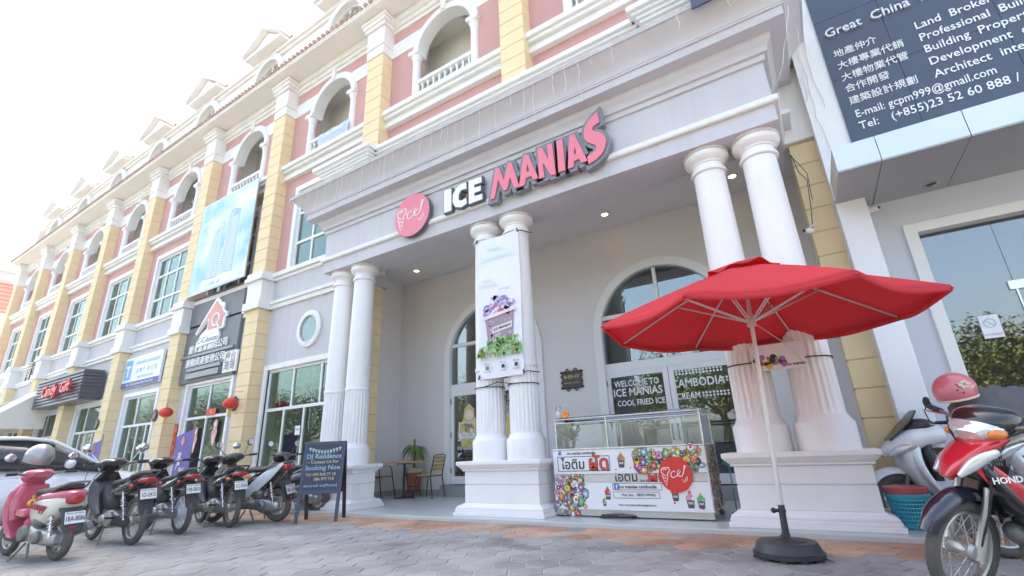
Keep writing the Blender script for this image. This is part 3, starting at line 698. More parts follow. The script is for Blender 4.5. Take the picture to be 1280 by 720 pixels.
def ice_logo(mb, c, r, w):
    # white line drawing: heart shaped cone, the letters and a spoon, r = disc radius, on an X-Z plane
    P = lambda pts: [(c[0]+x*r, c[1], c[2]+z*r) for x, z in pts]
    heart = [(-.50,-.02),(-.40,.10),(-.30,.26),(-.36,.40),(-.50,.38),(-.55,.26),(-.66,.38),(-.80,.32),(-.82,.14),(-.70,0),(-.55,-.06)]
    mb.tube(P([(-.55,.24),(-.50,.32),(-.58,.40),(-.70,.34),(-.66,.20)]), w*.8, 6)
    mb.tube(P(heart), w, 6)
    mb.tube(P([(-.80,-.02),(-.60,-.62),(-.44,-.02)]), w, 6); mb.tube(P([(-.76,-.14),(-.50,-.22)]), w*.7, 6); mb.tube(P([(-.72,-.30),(-.55,-.38)]), w*.7, 6)
    mb.tube(P([(.02,.14),(-.10,.20),(-.24,.08),(-.26,-.08),(-.14,-.18),(.04,-.10)]), w, 6)
    mb.tube(P([(.04,-.10),(.22,.04),(.34,.18),(.26,.26),(.16,.16),(.14,-.02),(.24,-.12),(.42,-.06),(.52,.10)]), w, 6)
    mb.tube(P([(.46,.0),(.56,.26),(.66,.50)]), [w, w*1.2, w*2.6], 8)
    mb.tube(P([(.36,-.26),(.46,-.44),(.66,-.10)]), w*.6, 6); mb.tube(P([(.54,-.42),(.58,-.28),(.66,-.34),(.70,-.14)]), w*.6, 6)
    return mb
lg = thing('logo_sign', 'round pink sign with a white ice cream cone scrawl left of the big letters', 'sign', (2.11, F0, 5.32))
m = MB(); m.lathe([(.44,-.02),(.45,-.03),(.45,-.115),(.44,-.12)], n=48, axis='y'); m.build('disc_rim', DGREY, lg)
m = MB(); m.lathe([(.445,-.1205),(.445,-.127)], n=48, axis='y'); m.build('disc_face', PINKS, lg)
m = MB(); ice_logo(m, (0,-.130,0), .45, .013); m.build('logo_drawing', TXTW, lg)

# long hanging banner tied to the middle pair of columns
bn = thing('hanging_banner', 'tall white banner of a purple ice cream cup tied to the middle columns', 'banner', (3.915, -.262, 2.02))
m = MB(); N1, N2 = 14, 40
bw, bh = .84, 2.42
for j in range(N2+1):
    for i in range(N1+1):
        u, v = i/N1, j/N2
        y = .012*sin(5*u+3*v)+.010*sin(9*v+2*u)-.03*sin(pi*u)*v*(1-v)
        m.v.append(((u-.5)*bw, y, v*bh-.03*sin(pi*u)*(1 if v > .9 else 0)*(v-.9)*10))
for j in range(N2):
    for i in range(N1):
        a = j*(N1+1)+i; m.q(a, a+1, a+N1+2, a+N1+1)
cloth = m.build('banner_cloth', mat('white_banner_vinyl', (.78,.77,.80), .45, var=.05, scale=2), bn)
bp = lambda x, z, d=.034: (x, -d, z)
def mcol(n, c, r=.5): return mat('print_'+n, c, r, var=.08, scale=8)
m = MB()
for s, x, z, h in [('Special Discount', 0, 2.02, .10), ('Opening', -.05, 2.18, .08)]: m.text(s, bp(x, z), UX, UZ, h, .001)
m.build('print_script', mcol('mint', (.45,.74,.62)), cloth)
m = MB()
for s, x, z, h in [('NEW', -.22, 1.62, .08), ('FLAVOURS', -.20, 1.53, .075), ('try it today', .12, 1.44, .05)]: m.text(s, bp(x, z), UX, UZ, h, .001)
m.build('print_script', mcol('pale_grey', (.62,.61,.66)), cloth)
m = MB(); pts = [(-.26,.98),(.30,1.06),(.25,.52),(-.20,.48)]; m.shape([pts], bp(0,0), UX, UZ, .001); m.build('print_cup', mcol('plum', (.34,.24,.30)), cloth, smooth=0)
rnd = random.Random(5); pal = [(.30,.20,.45),(.42,.30,.58),(.70,.66,.74),(.60,.08,.12),(.22,.12,.25),(.76,.72,.76),(.5,.38,.62)]
for k in range(7):
    m = MB()
    for q in range(7):
        x = rnd.uniform(-.25,.27); z = 1.0+rnd.random()*.33*(1-abs(x)*1.6)
        if k < 6 or True: m.shape([[(x+rnd.uniform(.03,.075)*cos(a*.9+q), z+rnd.uniform(.03,.065)*sin(a*.9+q)) for a in range(7)]], bp(0,0,.037+.0012*k), UX, UZ, .0004)
    m.build('print_topping', mcol('t%d' % k, pal[k]), cloth, smooth=0)
m = MB(); m.shape([[(-.30,.94),(.33,1.03),(.33,1.08),(-.30,1.00)]], bp(0,0,.047), UX, UZ, .001)

m.shape([[(-.12,.70),(.26,.76),(.26,.86),(-.12,.80)]], bp(0,0,.0395), UX, UZ, .001); m.build('print_cup_label', mcol('pink_white', (.74,.66,.70)), cloth, smooth=0)
m = MB(); m.text('ICE MANIAS', bp(.07,.78,.0425), Vector((.38,0,.06)), UZ, .062, .001, .02); m.build('print_cup_name', TXTB, cloth)
m = MB()
for q in range(46):
    x, z = rnd.uniform(-.17,.25), rnd.uniform(.53,.92); r = rnd.uniform(.012,.035)
    if -.14 < x < .28 and .69 < z < .87: continue
    m.shape([[(x+r*cos(a), z+r*sin(a)*rnd.uniform(.5,1.2)) for a in (0,1.2,2.4,3.6,4.8)]], bp(0,0,.0365), UX, UZ, .0003)
m.build('print_doodle', mcol('doodle', (.55,.45,.52)), cloth, smooth=0)
for k, c in enumerate([(.20,.46,.10),(.34,.60,.20),(.12,.32,.07)]):
    m = MB()
    for q in range(55):
        x = rnd.uniform(-.40,.40); z = rnd.uniform(.34,.62-.12*(abs(x-.05) > .3)); a = rnd.uniform(0,pi); l = rnd.uniform(.03,.07)
        m.shape([[(x-l*cos(a),z-l*sin(a)),(x+.018*sin(a),z-.018*cos(a)),(x+l*cos(a),z+l*sin(a)),(x-.018*sin(a),z+.018*cos(a))]], bp(0,0,.048+.001*k), UX, UZ, .0003)
    m.build('print_leaves', mcol('leaf%d' % k, c), cloth, smooth=0)
m = MB()
for q in range(14): m.shape([circ(rnd.uniform(-.38,.38), rnd.uniform(.36,.46), .014, 8)], bp(0,0,.0525), UX, UZ, .0003)
m.build('print_berries', mcol('berry', (.66,.12,.04)), cloth, smooth=0)
m = MB()
for x in (-.24, .06, .30):
    m.shape([[(x-.028,.135),(x+.028,.135),(x+.028,.19),(x-.028,.19)]], bp(0,0), UX, UZ, .001); m.text('Like us', bp(x,.225), UX, UZ, .036, .0008); m.text('ice manias', bp(x,.10), UX, UZ, .028, .0008)
m.build('print_icons', TXTB, cloth, smooth=0)
m = MB(); m.text('f', bp(-.24,.16,.038), UX, UZ, .05, .001, .02); m.build('print_icon_sign', TXTW, cloth)
for z, y in [(2.40, .06), (.03, .04)]:
    m = MB()
    for s in (-1, 1):
        m.tube([(s*.40, 0, z), (s*.45, .06, z+.02), (s*.55, .25, z+.01)], .008, 6); m.tube([(s*.41,-.01,z+.04),(s*.425,-.02,z-.03)], .012, 6)
    m.build('tie', PLAST, bn)
# cable round the fluted shafts
def wire_ring(name, label, z, xs, r=.245, thick=.008):
    m = MB()
    for cx in xs: m.torus((cx, 0, z), r, thick, 'z', 36, 6)
    m.tube([(xs[0]+.05,-r,z),(sum(xs)/2,-r-.005,z+.05),(xs[1]-.05,-r,z)], thick, 6)
    return tag(m.build(name, PLAST), label, 'cable')
wire_ring('cable', 'thin dark cable tied around the middle pair of columns just below the long banner', 1.90, (3.837-.3185, 3.837+.3185))
wire_ring('cable', 'thin dark cable tied around the right hand pair of columns behind the red parasol', 1.79, (7.674-.3185, 7.674+.3185))
sb = thing('small_banner', 'small white cartoon fruit banner tied between the right columns behind the parasol', 'banner', (7.70, -.258, 1.68))
m = MB(); m.box(-.27, .27, -.004, .004, 0, .30); m.build('banner_cloth', MATS['white_banner_vinyl'], sb, smooth=0)
for k, c in enumerate([(.62,.10,.22),(.30,.50,.12),(.75,.55,.10),(.05,.05,.06),(.35,.20,.45)]):
    m = MB()
    for q in range(6):
        x, z, r = rnd.uniform(-.24,.06), rnd.uniform(.03,.17), rnd.uniform(.015,.04)
        m.shape([circ(x, z, r, 10, r*rnd.uniform(.6,1.3))], (0,-.005-.0006*k,0), UX, UZ, .0003)
    m.build('print_fruit', mcol('f%d' % k, c), sb, smooth=0)
m = MB(); m.text('ice manias', (.17,-.005,.05), UX, UZ, .045, .001, .02); m.build('print_name', TXTB, sb)

# big dark board of the neighbouring shop
NAVY = mat('navy_sign_panel', (.055,.075,.115), .35, var=.06, scale=2)
bd = thing('property_sign', 'big navy board of white English and Chinese lettering above the metal canopy', 'sign', (9.09, .57, 4.3))
m = MB()
xs = [0, .745, 1.77, 2.8, 3.83, 4.9]; zs = [0, 1.35, 2.40, 3.45, 4.5]
for i in range(5):
    for j in range(4): m.box(xs[i]+.003, xs[i+1]-.003, 0, .029, zs[j]+.003, zs[j+1]-.003)
m.build('panel', NAVY, bd, smooth=0)
def bt(rows, name, ext, material, bold=0):
    m = MB()
    for s, x, z, h, sx in rows: m.text(s, (x-9.09, -.003, z-4.3), UX, UZ, h, ext, bold, 'LEFT', sx)
    return m.build(name, material, bd, smooth=0)
bt([('Great  China  Property  Management', 9.17, 6.43, .20, .92)], 'heading', .018, mat('steel_lettering', (.72,.73,.74), .3, .3), .006)
bt([(s, 9.20, z, .138, .90) for s, z in [('地產仲介',6.06),('大樓專業代銷',5.85),('大樓物業代管',5.645),('合作開發',5.455),('建築設計規劃',5.25)]], 'chinese_lettering', .004, TXTW, .002)
bt([(s, 10.10, z, .165, .86) for s, z in [('Land  Broker',6.03),('Professional  Building  Sales',5.83),('Building  Property  Management',5.635),('Development  coordination',5.435),('Architect  interior  design',5.235)]]+
   [('E-mail: gcpm999@gmail.com', 9.22, 5.03, .165, .735), ('Tel:', 9.22, 4.84, .165, .86), ('(+855)23 52 60 888 / 95 888 168', 9.56, 4.84, .165, .86)], 'english_lettering', .004, TXTW, .003)
m = MB(); m.text('泰興物業', (1.4,-.003,3.1), UX, UZ, .5, .02); m.build('chinese_lettering', TXTW, bd, smooth=0)
# navy board on the porch gutter
nb = thing('navy_board', 'small navy board standing on the porch cornice at the top edge of the view', 'sign', (8.15, -.985, 6.44))
m = MB(); m.box(-.50, .42, -.03, 0, 0, .8); m.build('panel', NAVY, nb, smooth=0)
m = MB(); m.text('A+ TOURS', (-.04,-.032,.30), UX, UZ, .16, .002); m.build('lettering', TXTW, nb)

# dark board with house emblem, second bay of the terrace
hs = thing('house_emblem_sign', 'dark grey board with a pink house emblem and white Chinese lettering over a glass door', 'sign', (-8.0, .93, 3.36))
m = MB(); m.box(-1.92, 1.80, 0, .08, 0, 2.90); m.build('board', mat('charcoal_board', (.15,.16,.172), .5, var=.08, scale=1.5), hs, smooth=0, bevel=.01)
hx = lambda x, z: (x+8.0, z-3.36)
house = [(-8.72,4.95),(-8.64,4.88),(-8.02,5.30),(-8.02,5.0),(-8.35,4.86),(-8.55,4.62),(-8.50,4.47),(-7.25,4.52),(-7.20,4.70),(-7.30,4.85),(-7.02,4.90),(-7.02,5.22),(-6.90,5.25),(-6.98,5.42),(-7.15,5.48),(-7.16,5.74),(-7.32,5.76),(-7.60,5.98),(-7.74,5.96)]
m = MB(); m.shape([[hx(*p) for p in house]], (0,-.002,0), UX, UZ, .03); m.build('emblem_plate', TXTW, hs, smooth=0)
m = MB(); m.shape([[hx(*p) for p in [(-8.60,4.97),(-7.66,5.86),(-7.35,5.62),(-7.28,5.62),(-7.26,5.50),(-7.02,5.33),(-7.14,5.22),(-7.14,4.95),(-7.95,4.95),(-7.95,5.40)]]], (0,-.064,0), UX, UZ, .006); m.build('emblem_house', mcol('salmon', (.74,.33,.28)), hs, smooth=0)
m = MB(); m.torus((hx(-7.50,5.22)[0],-.083,hx(-7.50,5.22)[1]), .20, .035, 'y', 28, 8); m.tube([(hx(-7.37,5.06)[0],-.083,hx(-7.37,5.06)[1]),(hx(-7.2,4.86)[0],-.083,hx(-7.2,4.86)[1])], .035); m.build('emblem_lens', TXTW, hs)
m = MB(); m.text('C-C-house', (*[hx(-7.88,4.64)[0]], -.063, hx(0,4.64)[1]), UX, UZ, .27, .004, .012); m.build('emblem_name', mcol('grey', (.30,.30,.31)), hs)
m = MB(); m.text('慶禾置業顧問公司', (.14,-.012,1.05), UX, UZ, .29, .012, .008); m.text('慶順資產管理公司', (.10,-.012,.62), UX, UZ, .29, .012, .008); m.build('chinese_lettering', TXTW, hs, smooth=0)
m = MB(); m.box(-1.4,1.70,-.07,0,.80,.88); m.box(-.86,1.15,-.07,0,.34,.44); m.box(-.80,1.12,-.09,0,.10,.28); m.build('metal_strip', mat('slate_strip', (.24,.26,.28), .4, .3), hs, smooth=0, bevel=.008)
m = MB(); m.box(1.32,2.0,-.06,0,.08,.70); m.build('seal_plate', TXTW, hs, smooth=0)
m = MB(); m.text('慶台', (1.66,-.064,.52), UX, UZ, .30, .002, .01); m.text('灣灣', (1.66,-.064,.24), UX, UZ, .30, .002, .01); m.build('seal_lettering', mcol('grey', (.3,.3,.31)), hs, smooth=0)

# blue and white shop sign, third bay
bs = thing('blue_white_sign', 'white and blue printed shop sign with a square logo above a window', 'sign', (-12.35, .93, 3.66))
m = MB(); m.box(-1.48, 1.45, 0, .08, 0, 1.12); m.build('board', mat('white_flex_print', (.74,.80,.86), .4, var=.05), bs, smooth=0)
m = MB(); m.box(-1.481, 1.451, -.004, 0, 0, .2); m.build('blue_strip', mcol('navy_blue', (.06,.10,.32)), bs, smooth=0)
m = MB(); m.box(-1.40,-.85,-.004,0,.30,1.02); m.build('logo_square', mcol('sky', (.14,.42,.72)), bs, smooth=0)
m = MB(); m.shape([[(-1.30,.82),(-.95,.82),(-.95,.74),(-1.07,.74),(-1.07,.40),(-1.18,.40),(-1.18,.74),(-1.30,.74)]], (0,-.006,0), UX, UZ, .001); m.text('No. 13, Street Sihanouk Blvd, Phnom Penh', (0,-.006,.10), UX, UZ, .12, .001); m.build('white_lettering', TXTW, bs, smooth=0)
m = MB(); m.text('ការិយាល័យ អចលនទ្រព្យ', (.35,-.002,.86), UX, UZ, .19, .001); m.text('房 地 产 · 办 公 室', (.35,-.002,.56), UX, UZ, .2, .001); m.text('REAL ESTATE OFFICE', (.35,-.002,.32), UX, UZ, .13, .001); m.build('blue_lettering', mcol('sky', (.14,.42,.72)), bs, smooth=0)

# black slatted box sign, fourth bay
rs = thing('slatted_box_sign', 'black slatted box sign with red script lettering jutting from the terrace', 'sign', (-18.25, .33, 3.42))
m = MB(); m.box(-2.52, 2.52, .02, .62, .02, 1.18); m.build('box', BLACK, rs, smooth=0)
m = MB()
for i in range(9): m.poly([(-2.55,-.06,.02+i*.132),(-2.55,.015,.02+i*.132),(-2.55,.015,.13+i*.132),(-2.55,-.02,.13+i*.132)], (5.1,0,0)); m.poly([(2.525,.015,.02+i*.132),(2.58,.015,.02+i*.132),(2.54,.015,.13+i*.132),(2.525,.015,.13+i*.132)], (0,.61,0))
m.build('slats', mat('dark_slat', (.07,.075,.085), .4, .2), rs, smooth=0)
m = MB()
m.text('Candy', (-.35,-.10,.58), Vector((1,0,.02)), Vector((.18,0,1)), .64, .05, .020); m.text('Gift', (1.35,-.10,.60), Vector((1,0,.02)), Vector((.18,0,1)), .64, .05, .020)
m.build('script_lettering', mat('red_acrylic', (.72,.03,.06), .3), rs, smooth=0)
# small dark figures sign on the band, fifth bay
ms = thing('character_sign', 'black cut-out Chinese characters on the pale band beyond the black sign', 'sign', (-24.5, .88, 5.2))
m = MB(); m.text('青山', (0,-.04,.40), UX, UZ, 1.0, .03, .012); m.build('lettering', BLACK, ms, smooth=0)
m = MB(); m.box(-.9,.9,0,.015,-.1,.9); m.build('backing', TXTW, ms, smooth=0)

# tower billboard, second bay
bb = thing('tower_billboard', 'pale blue billboard picturing two white towers hung below a balcony', 'billboard', (-7.44, .62, 6.22))
m = MB(); m.box(-1.72, 1.66, 0, .05, 0, 3.40); m.build('frame', STEEL, bb, smooth=0)
def sky_print():
    mm = bpy.data.materials.new('billboard_sky_print'); mm.use_nodes = True; t = mm.node_tree; b = t.nodes['Principled BSDF']; b.inputs['Roughness'].default_value = .45
    tc = t.nodes.new('ShaderNodeTexCoord'); no = t.nodes.new('ShaderNodeTexNoise'); no.inputs['Scale'].default_value = .9; no.inputs['Detail'].default_value = 4
    cr = t.nodes.new('ShaderNodeValToRGB'); cr.color_ramp.elements[0].position = .38; cr.color_ramp.elements[0].color = (.22,.52,.80,1); cr.color_ramp.elements[1].position = .62; cr.color_ramp.elements[1].color = (.72,.80,.86,1)
    t.links.new(tc.outputs['Object'], no.inputs['Vector']); t.links.new(no.outputs[0], cr.inputs[0]); t.links.new(cr.outputs[0], b.inputs['Base Color']); return mm
m = MB(); m.box(-1.70, 1.64, -.004, 0, .02, 3.38); m.build('print_sky', sky_print(), bb, smooth=0)
TW = mcol('tower_blue', (.30,.47,.68)); TWL = mcol('tower_white', (.76,.80,.84))
m = MB()
for x0, x1, z1, sl_ in [(-.75,-.05,2.35,.12),(.10,.40,2.75,.1),(.42,.85,2.55,-.05)]: m.shape([[(x0,.35),(x1,.35),(x1,z1),(x0+.05,z1-sl_*3)]], (0,-.005,0), UX, UZ, .0005)
m.build('print_tower', TW, bb, smooth=0)
m = MB()
for x0, x1, z1 in [(-.73,-.38,2.0),(-.35,-.08,2.25),(.12,.26,2.5),(.29,.39,2.55),(.45,.80,2.4)]:
    z = .45
    while z < z1: m.box(x0, x1, -.0078, -.0062, z, z+.035); z += .085
m.build('print_floors', TWL, bb, smooth=0)
m = MB(); m.shape([[(-1.1,.05),(1.3,.05),(1.2,.40),(.9,.36),(.3,.42),(-.2,.36),(-.9,.42)]], (0,-.0085,0), UX, UZ, .0005); m.build('print_podium', TWL, bb, smooth=0)
m = MB(); m.text('天悦湾', (-1.15,-.0055,2.55), UX, UZ, .24, .001, .01); m.text('THE BAY', (-1.15,-.0055,2.25), UX, UZ, .12, .001); m.build('print_title', TXTW, bb, smooth=0)
m = MB(); m.text('013 888 168', (-.2,-.01,.18), UX, UZ, .17, .0006); m.build('print_phone', mcol('teal', (.10,.40,.55)), bb, smooth=0)

# house number plaques
def plaque(x, y, z, label, n, name='house_number_plaque'):
    p = thing(name, label, 'plaque', (x, y, z), 0, 'ornate black number plaques')
    m = MB(); m.lathe([(.15,0),(.15,-.02),(.13,-.035),(.118,-.03)], n=28, axis='y')
    m.torus((0,-.028,0), .137, .022, 'y', 28, 8)
    for k in range(12): a = 2*pi*k/12; m.ball((.165*cos(a),-.02,.19*sin(a)*.92), .035, .014, .035, 8, 6)
    m.build('frame', BLACK, p)
    m = MB(); m.lathe([(.115,-.030),(.115,-.034)], n=24, axis='y'); m.build('face', mat('plaque_face', (.20,.19,.17), .4), p)
    m = MB(); m.text(n, (0,-.035,0), UX, UZ, .075, .002, .01); m.build('number', mat('gilt', (.55,.42,.16), .35, .5), p); return p
plaque(-5.40, YP-.01, 2.44, 'round black number plaque on the yellow pier beside the right lantern', 'B-11')
plaque(-9.98, YP-.01, 2.45, 'round black number plaque on the yellow pier beside the left lantern', 'B-12')
plaque(-14.50, YP-.01, 2.45, 'round black number plaque on the yellow pier beyond the blue and white sign', 'B-13')
p = thing('address_plaque', 'ornate black address plaque reading B-09-10 on the grey wall between the doors', 'plaque', (3.93, YB-.006, 2.24), 0, 'ornate black number plaques')
m = MB(); m.box(-.215,.215,-.03,0,-.15,.13)
for sx in (-1, 1):
    for k in range(5): m.ball((sx*(.03+k*.048),-.02,.14), .034,.016,.026,8,6); m.ball((sx*(.03+k*.048),-.02,-.165), .034,.016,.028,8,6)
    m.ball((sx*.225,-.02,.06), .02,.015,.03,8,6); m.ball((sx*.225,-.02,-.06), .02,.015,.03,8,6); m.torus((sx*.09,-.02,-.20), .03,.012,'y',14,6); m.torus((sx*.09,-.02,.175), .03,.012,'y',14,6)
m.build('frame', BLACK, p)
m = MB(); m.text('B-09-10', (0,-.032,.04), UX, UZ, .105, .002, .012); m.text('DIAMOND ISLAND', (0,-.032,-.08), UX, UZ, .04, .001); m.build('number', mat('gilt', (.55,.42,.16)), p)

# red paper lanterns
LREDM = mat('red_lantern_silk', (.70,.03,.02), .5, var=.1)
def lantern(x, y, z, label):
    p = thing('paper_lantern', label, 'lantern', (x, y, z), 0, 'round red lanterns on the piers')
    m = MB(); rings = []
    for j in range(13):
        t = -pi/2+pi*(j+.6)/13.2; ring = []
        for k in range(48):
            a = 2*pi*k/48; r = .185*cos(t)*(1-.05*abs(sin(a*6))); ring.append((r*cos(a), r*sin(a), .145*sin(t)))
        rings.append(ring)
    m.loft(rings); m.build('shade', LREDM, p)
    m = MB(); m.lathe([(.06,.130),(.065,.16),(.05,.16)], n=16); m.lathe([(.06,-.16),(.065,-.130),(.05,-.13)], n=16); m.build('gilt_band', mat('gold_trim', (.75,.5,.08), .4), p)
    m = MB()
    for k in range(10): a = 2*pi*k/10; m.tube([(.03*cos(a),.03*sin(a),-.15),(.04*cos(a),.04*sin(a),-.34)], .006, 4)
    m.build('tassel', mat('gold_trim', (.75,.5,.08)), p)
    m = MB(); m.tube([(0,0,.15),(0,0,.30),(0,.30,.33)], .005, 5); m.build('hanger', PLAST, p)
lantern(-5.06, .40, 2.40, 'red lantern on the yellow pier right of the emblem shop door')
lantern(-8.62, .42, 2.43, 'red lantern on the yellow pier left of the emblem shop door')
# notices on the glass
def sheet(x, y, z, w, h, label, col, txt=None, name='paper_notice', cat='notice', tcol=None):
    p = thing(name, label, cat, (x, y, z))
    m = MB(); m.box(-w/2, w/2, -.003, 0, -h/2, h/2); m.build('sheet', mcol('sheet_'+name+str(int(abs(x*100))), col), p, smooth=0)
    if txt:
        m = MB()
        for s, zz, hh in txt: m.text(s, (0,-.004,zz), UX, UZ, hh, .001)
        m.build('lettering', tcol or TXTB, p, smooth=0)
    return p
sheet(-7.35, 1.075, 2.38, .50, .20, 'red paper with gold characters on the emblem shop glass', (.68,.06,.03), [('福', 0, .15)], 'red_notice', 'notice', MATS['gold_trim'])
sheet(-9.16, 1.0, 1.55, .20, 1.2, 'narrow vertical red couplet strip beside the emblem shop door', (.62,.05,.04), [('出', .42, .16), ('入', .14, .16), ('平', -.14, .16), ('安', -.42, .16)], 'red_couplet', 'notice', MATS['gold_trim'])
sheet(-3.05, 1.065, 1.62, .20, .22, 'small white paper notice stuck on the oval window shopfront', (.78,.78,.78), [('OPEN', .02, .05)])
ns = sheet(9.87, 1.044, 2.07, .175, .27, 'white no smoking notice on the neighbouring shop glass', (.75,.77,.80), [('NO SMOKING', -.095, .025)], 'no_smoking_notice', 'notice', mcol('mauve', (.5,.25,.35)))
m = MB(); m.torus((0,-.004,.04), .05, .004, 'y', 24, 5); m.tube([(-.035,-.005,.075),(.035,-.005,.005)], .004, 5); m.build('no_symbol', mcol('greyline', (.35,.38,.45)), ns)
# festive figures on glass
for i, (x, z, y, l) in enumerate([(-8.05,1.62,1.07,'left pink festive figure on the emblem shop door'),(-6.98,1.78,1.07,'right pink festive figure on the emblem shop door')]):
    p = thing('festive_sticker', l, 'sticker', (x, y, z), 0, 'festive figure stickers')
    m = MB(); m.shape([[(-.05,-.35),(.05,-.38),(.10,-.15),(.16,.0),(.10,.12),(.12,.30),(.02,.38),(-.10,.28),(-.08,.1),(-.16,0),(-.12,-.18)]], (0,-.003,0), UX, UZ, .001); m.build('figure', mcol('rose', (.72,.33,.35)), p, smooth=0)
    m = MB(); m.shape([circ(.01,.22,.065,14)], (0,-.006,0), UX, UZ, .0005); m.shape([[(-.06,-.3),(.04,-.3),(.06,-.1),(-.04,-.05)]], (0,-.006,0), UX, UZ, .0005); m.build('figure_detail', mcol('cream', (.8,.68,.6)), p, smooth=0)
for i, (x, z, l) in enumerate([(1.30,1.46,'golden figure poster on the left leaf of the porch door'),(2.52,1.46,'golden figure poster on the right leaf of the porch door')]):
    p = thing('festive_poster', l, 'sticker', (x, YB+.045, z), 0, 'golden figure posters')
    m = MB(); m.shape([[(-.22,-.42),(.25,-.44),(.27,.1),(.15,.22),(.14,.40),(0,.52),(-.14,.40),(-.16,.2),(-.26,.05)]], (0,-.003,0), UX, UZ, .001); m.build('figure', mcol('ochre', (.66,.54,.20)), p, smooth=0)
    m = MB(); m.shape([circ(0,.27,.11,16)], (0,-.006,0), UX, UZ, .0005); m.build('face', mcol('cream', (.8,.68,.6)), p, smooth=0)
    for k, c in enumerate([(.62,.2,.12),(.35,.52,.2),(.75,.72,.6)]):
        m = MB()
        for q in range(9): m.shape([circ(rnd.uniform(-.16,.18), rnd.uniform(-.38,.1), rnd.uniform(.02,.05), 9)], (0,-.006-.0006*k,0), UX, UZ, .0002)
        m.build('pattern', mcol('p%d' % k, c), p, smooth=0)
p = thing('opening_hours_sign', 'white framed opening hours sign on the left porch door', 'notice', (1.25, YB+.03, 1.40))
m = MB(); m.torus((0,0,0), .01, .002, 'y', 6, 4); 
for a in ((-.22,.22,.155,.175),(-.22,.22,-.175,-.155),(-.22,-.20,-.155,.155),(.20,.22,-.155,.155)): m.box(a[0],a[1],-.006,0,a[2],a[3])
m.box(-.20,.20,-.005,0,-.15,-.07); m.build('frame', TXTW, p, smooth=0)
m = MB(); m.text('OPEN', (0,-.006,.10), UX, UZ, .08, .001, .01); m.text('10:00 - 22:00', (0,-.007,-.11), UX, UZ, .055, .001); m.build('lettering', mcol('blue_ink', (.10,.16,.4)), p)
# purple flag banners standing by the shopfronts
def flag_banner(x, y, label, txts, rz=0):
    p = thing('flag_banner', label, 'banner', (x, y, 0), rz, 'purple standing banners')
    m = MB(); m.tube([(.42,0,0),(.42,0,1.86),(.38,0,1.9)], .014, 8); m.box(.2,.62,-.2,.2,0,.03); m.build('pole', GREYM, p)
    m = MB(); n = 10
    for j in range(n+1):
        for i in range(5): u = i/4; v = j/n; m.v.append((-.42+u*.83, .02*sin(4*v+3*u),   .30+v*1.30+u*.16))
    for j in range(n):
        for i in range(4): a = j*5+i; m.q(a, a+1, a+6, a+5)
    m.build('cloth', mat('purple_flag_cloth', (.15,.12,.36), .7, var=.15), p)
    m = MB()
    for s, xx, z, h in txts: m.text(s, (xx,-.03,z), UX, UZ, h, .001, .008)
    m.build('lettering', TXTW, p, smooth=0)
    m = MB(); m.shape([[(-.10,1.46),(0,1.36),(.10,1.46),(.05,1.58),(-.03,1.60)]], (0,-.03,0), UX, UZ, .001); m.build('emblem', mcol('coral', (.6,.25,.3)), p, smooth=0)
flag_banner(-5.62, -.30, 'purple standing banner in front of the emblem shop door', [('房',-.05,1.12,.2),('产',-.05,.90,.2),('中心',.15,.80,.15)])
flag_banner(-11.1, -.30, 'dark purple standing banner behind the white car', [('租',-.05,1.1,.2),('售',-.05,.85,.2)])
# air conditioner on the third balcony, cloth on the first
ac = thing('air_conditioner', 'white air conditioner unit fixed inside the balcony of the third bay', 'air conditioner', (-12.45, 1.78, 11.45))
m = MB(); m.bbox(-.42,.42,-.16,.16,0,.58,.02); m.build('casing', mat('aged_white_casing', (.68,.64,.52), .5), ac)
m = MB(); m.lathe([(.23,-.162),(.24,-.175),(.22,-.18)], (-.1,0,.29), 24, 'y', cap=False)
for k in range(7): m.torus((-.1,-.17,.29), .03+.03*k, .004, 'y', 24, 4)
m.build('fan_grille', PLAST, ac)
m = MB(); m.box(-.4,-.36,-.2,.5,-.05,0); m.box(.36,.4,-.2,.5,-.05,0); m.build('bracket', GREYM, ac)
cl = thing('cloth_banner', 'crumpled pale blue cloth sign hung over the balcony rail of the first bay', 'banner', (-2.55, .93, 9.66))
m = MB(); n = 14
for j in range(n+1):
    for i in range(19): u, v = i/18, j/n; m.v.append((-.68+u*1.36+.06*(1-v)*sin(3*u), -.035+.03*sin(14*u+5*v)*(1-v*.6), .02+v*.62-.16*(1-v)*abs(sin(4*u))*u))
for j in range(n):
    for i in range(18): a = j*19+i; m.q(a, a+1, a+20, a+19)
m.build('cloth', mat('pale_blue_cloth', (.50,.60,.72), .8, var=.15), cl)
m = MB(); m.text('FOR RENT', (0,-.085,.46), UX, UZ, .22, .001, .008); m.build('lettering', TXTW, cl)

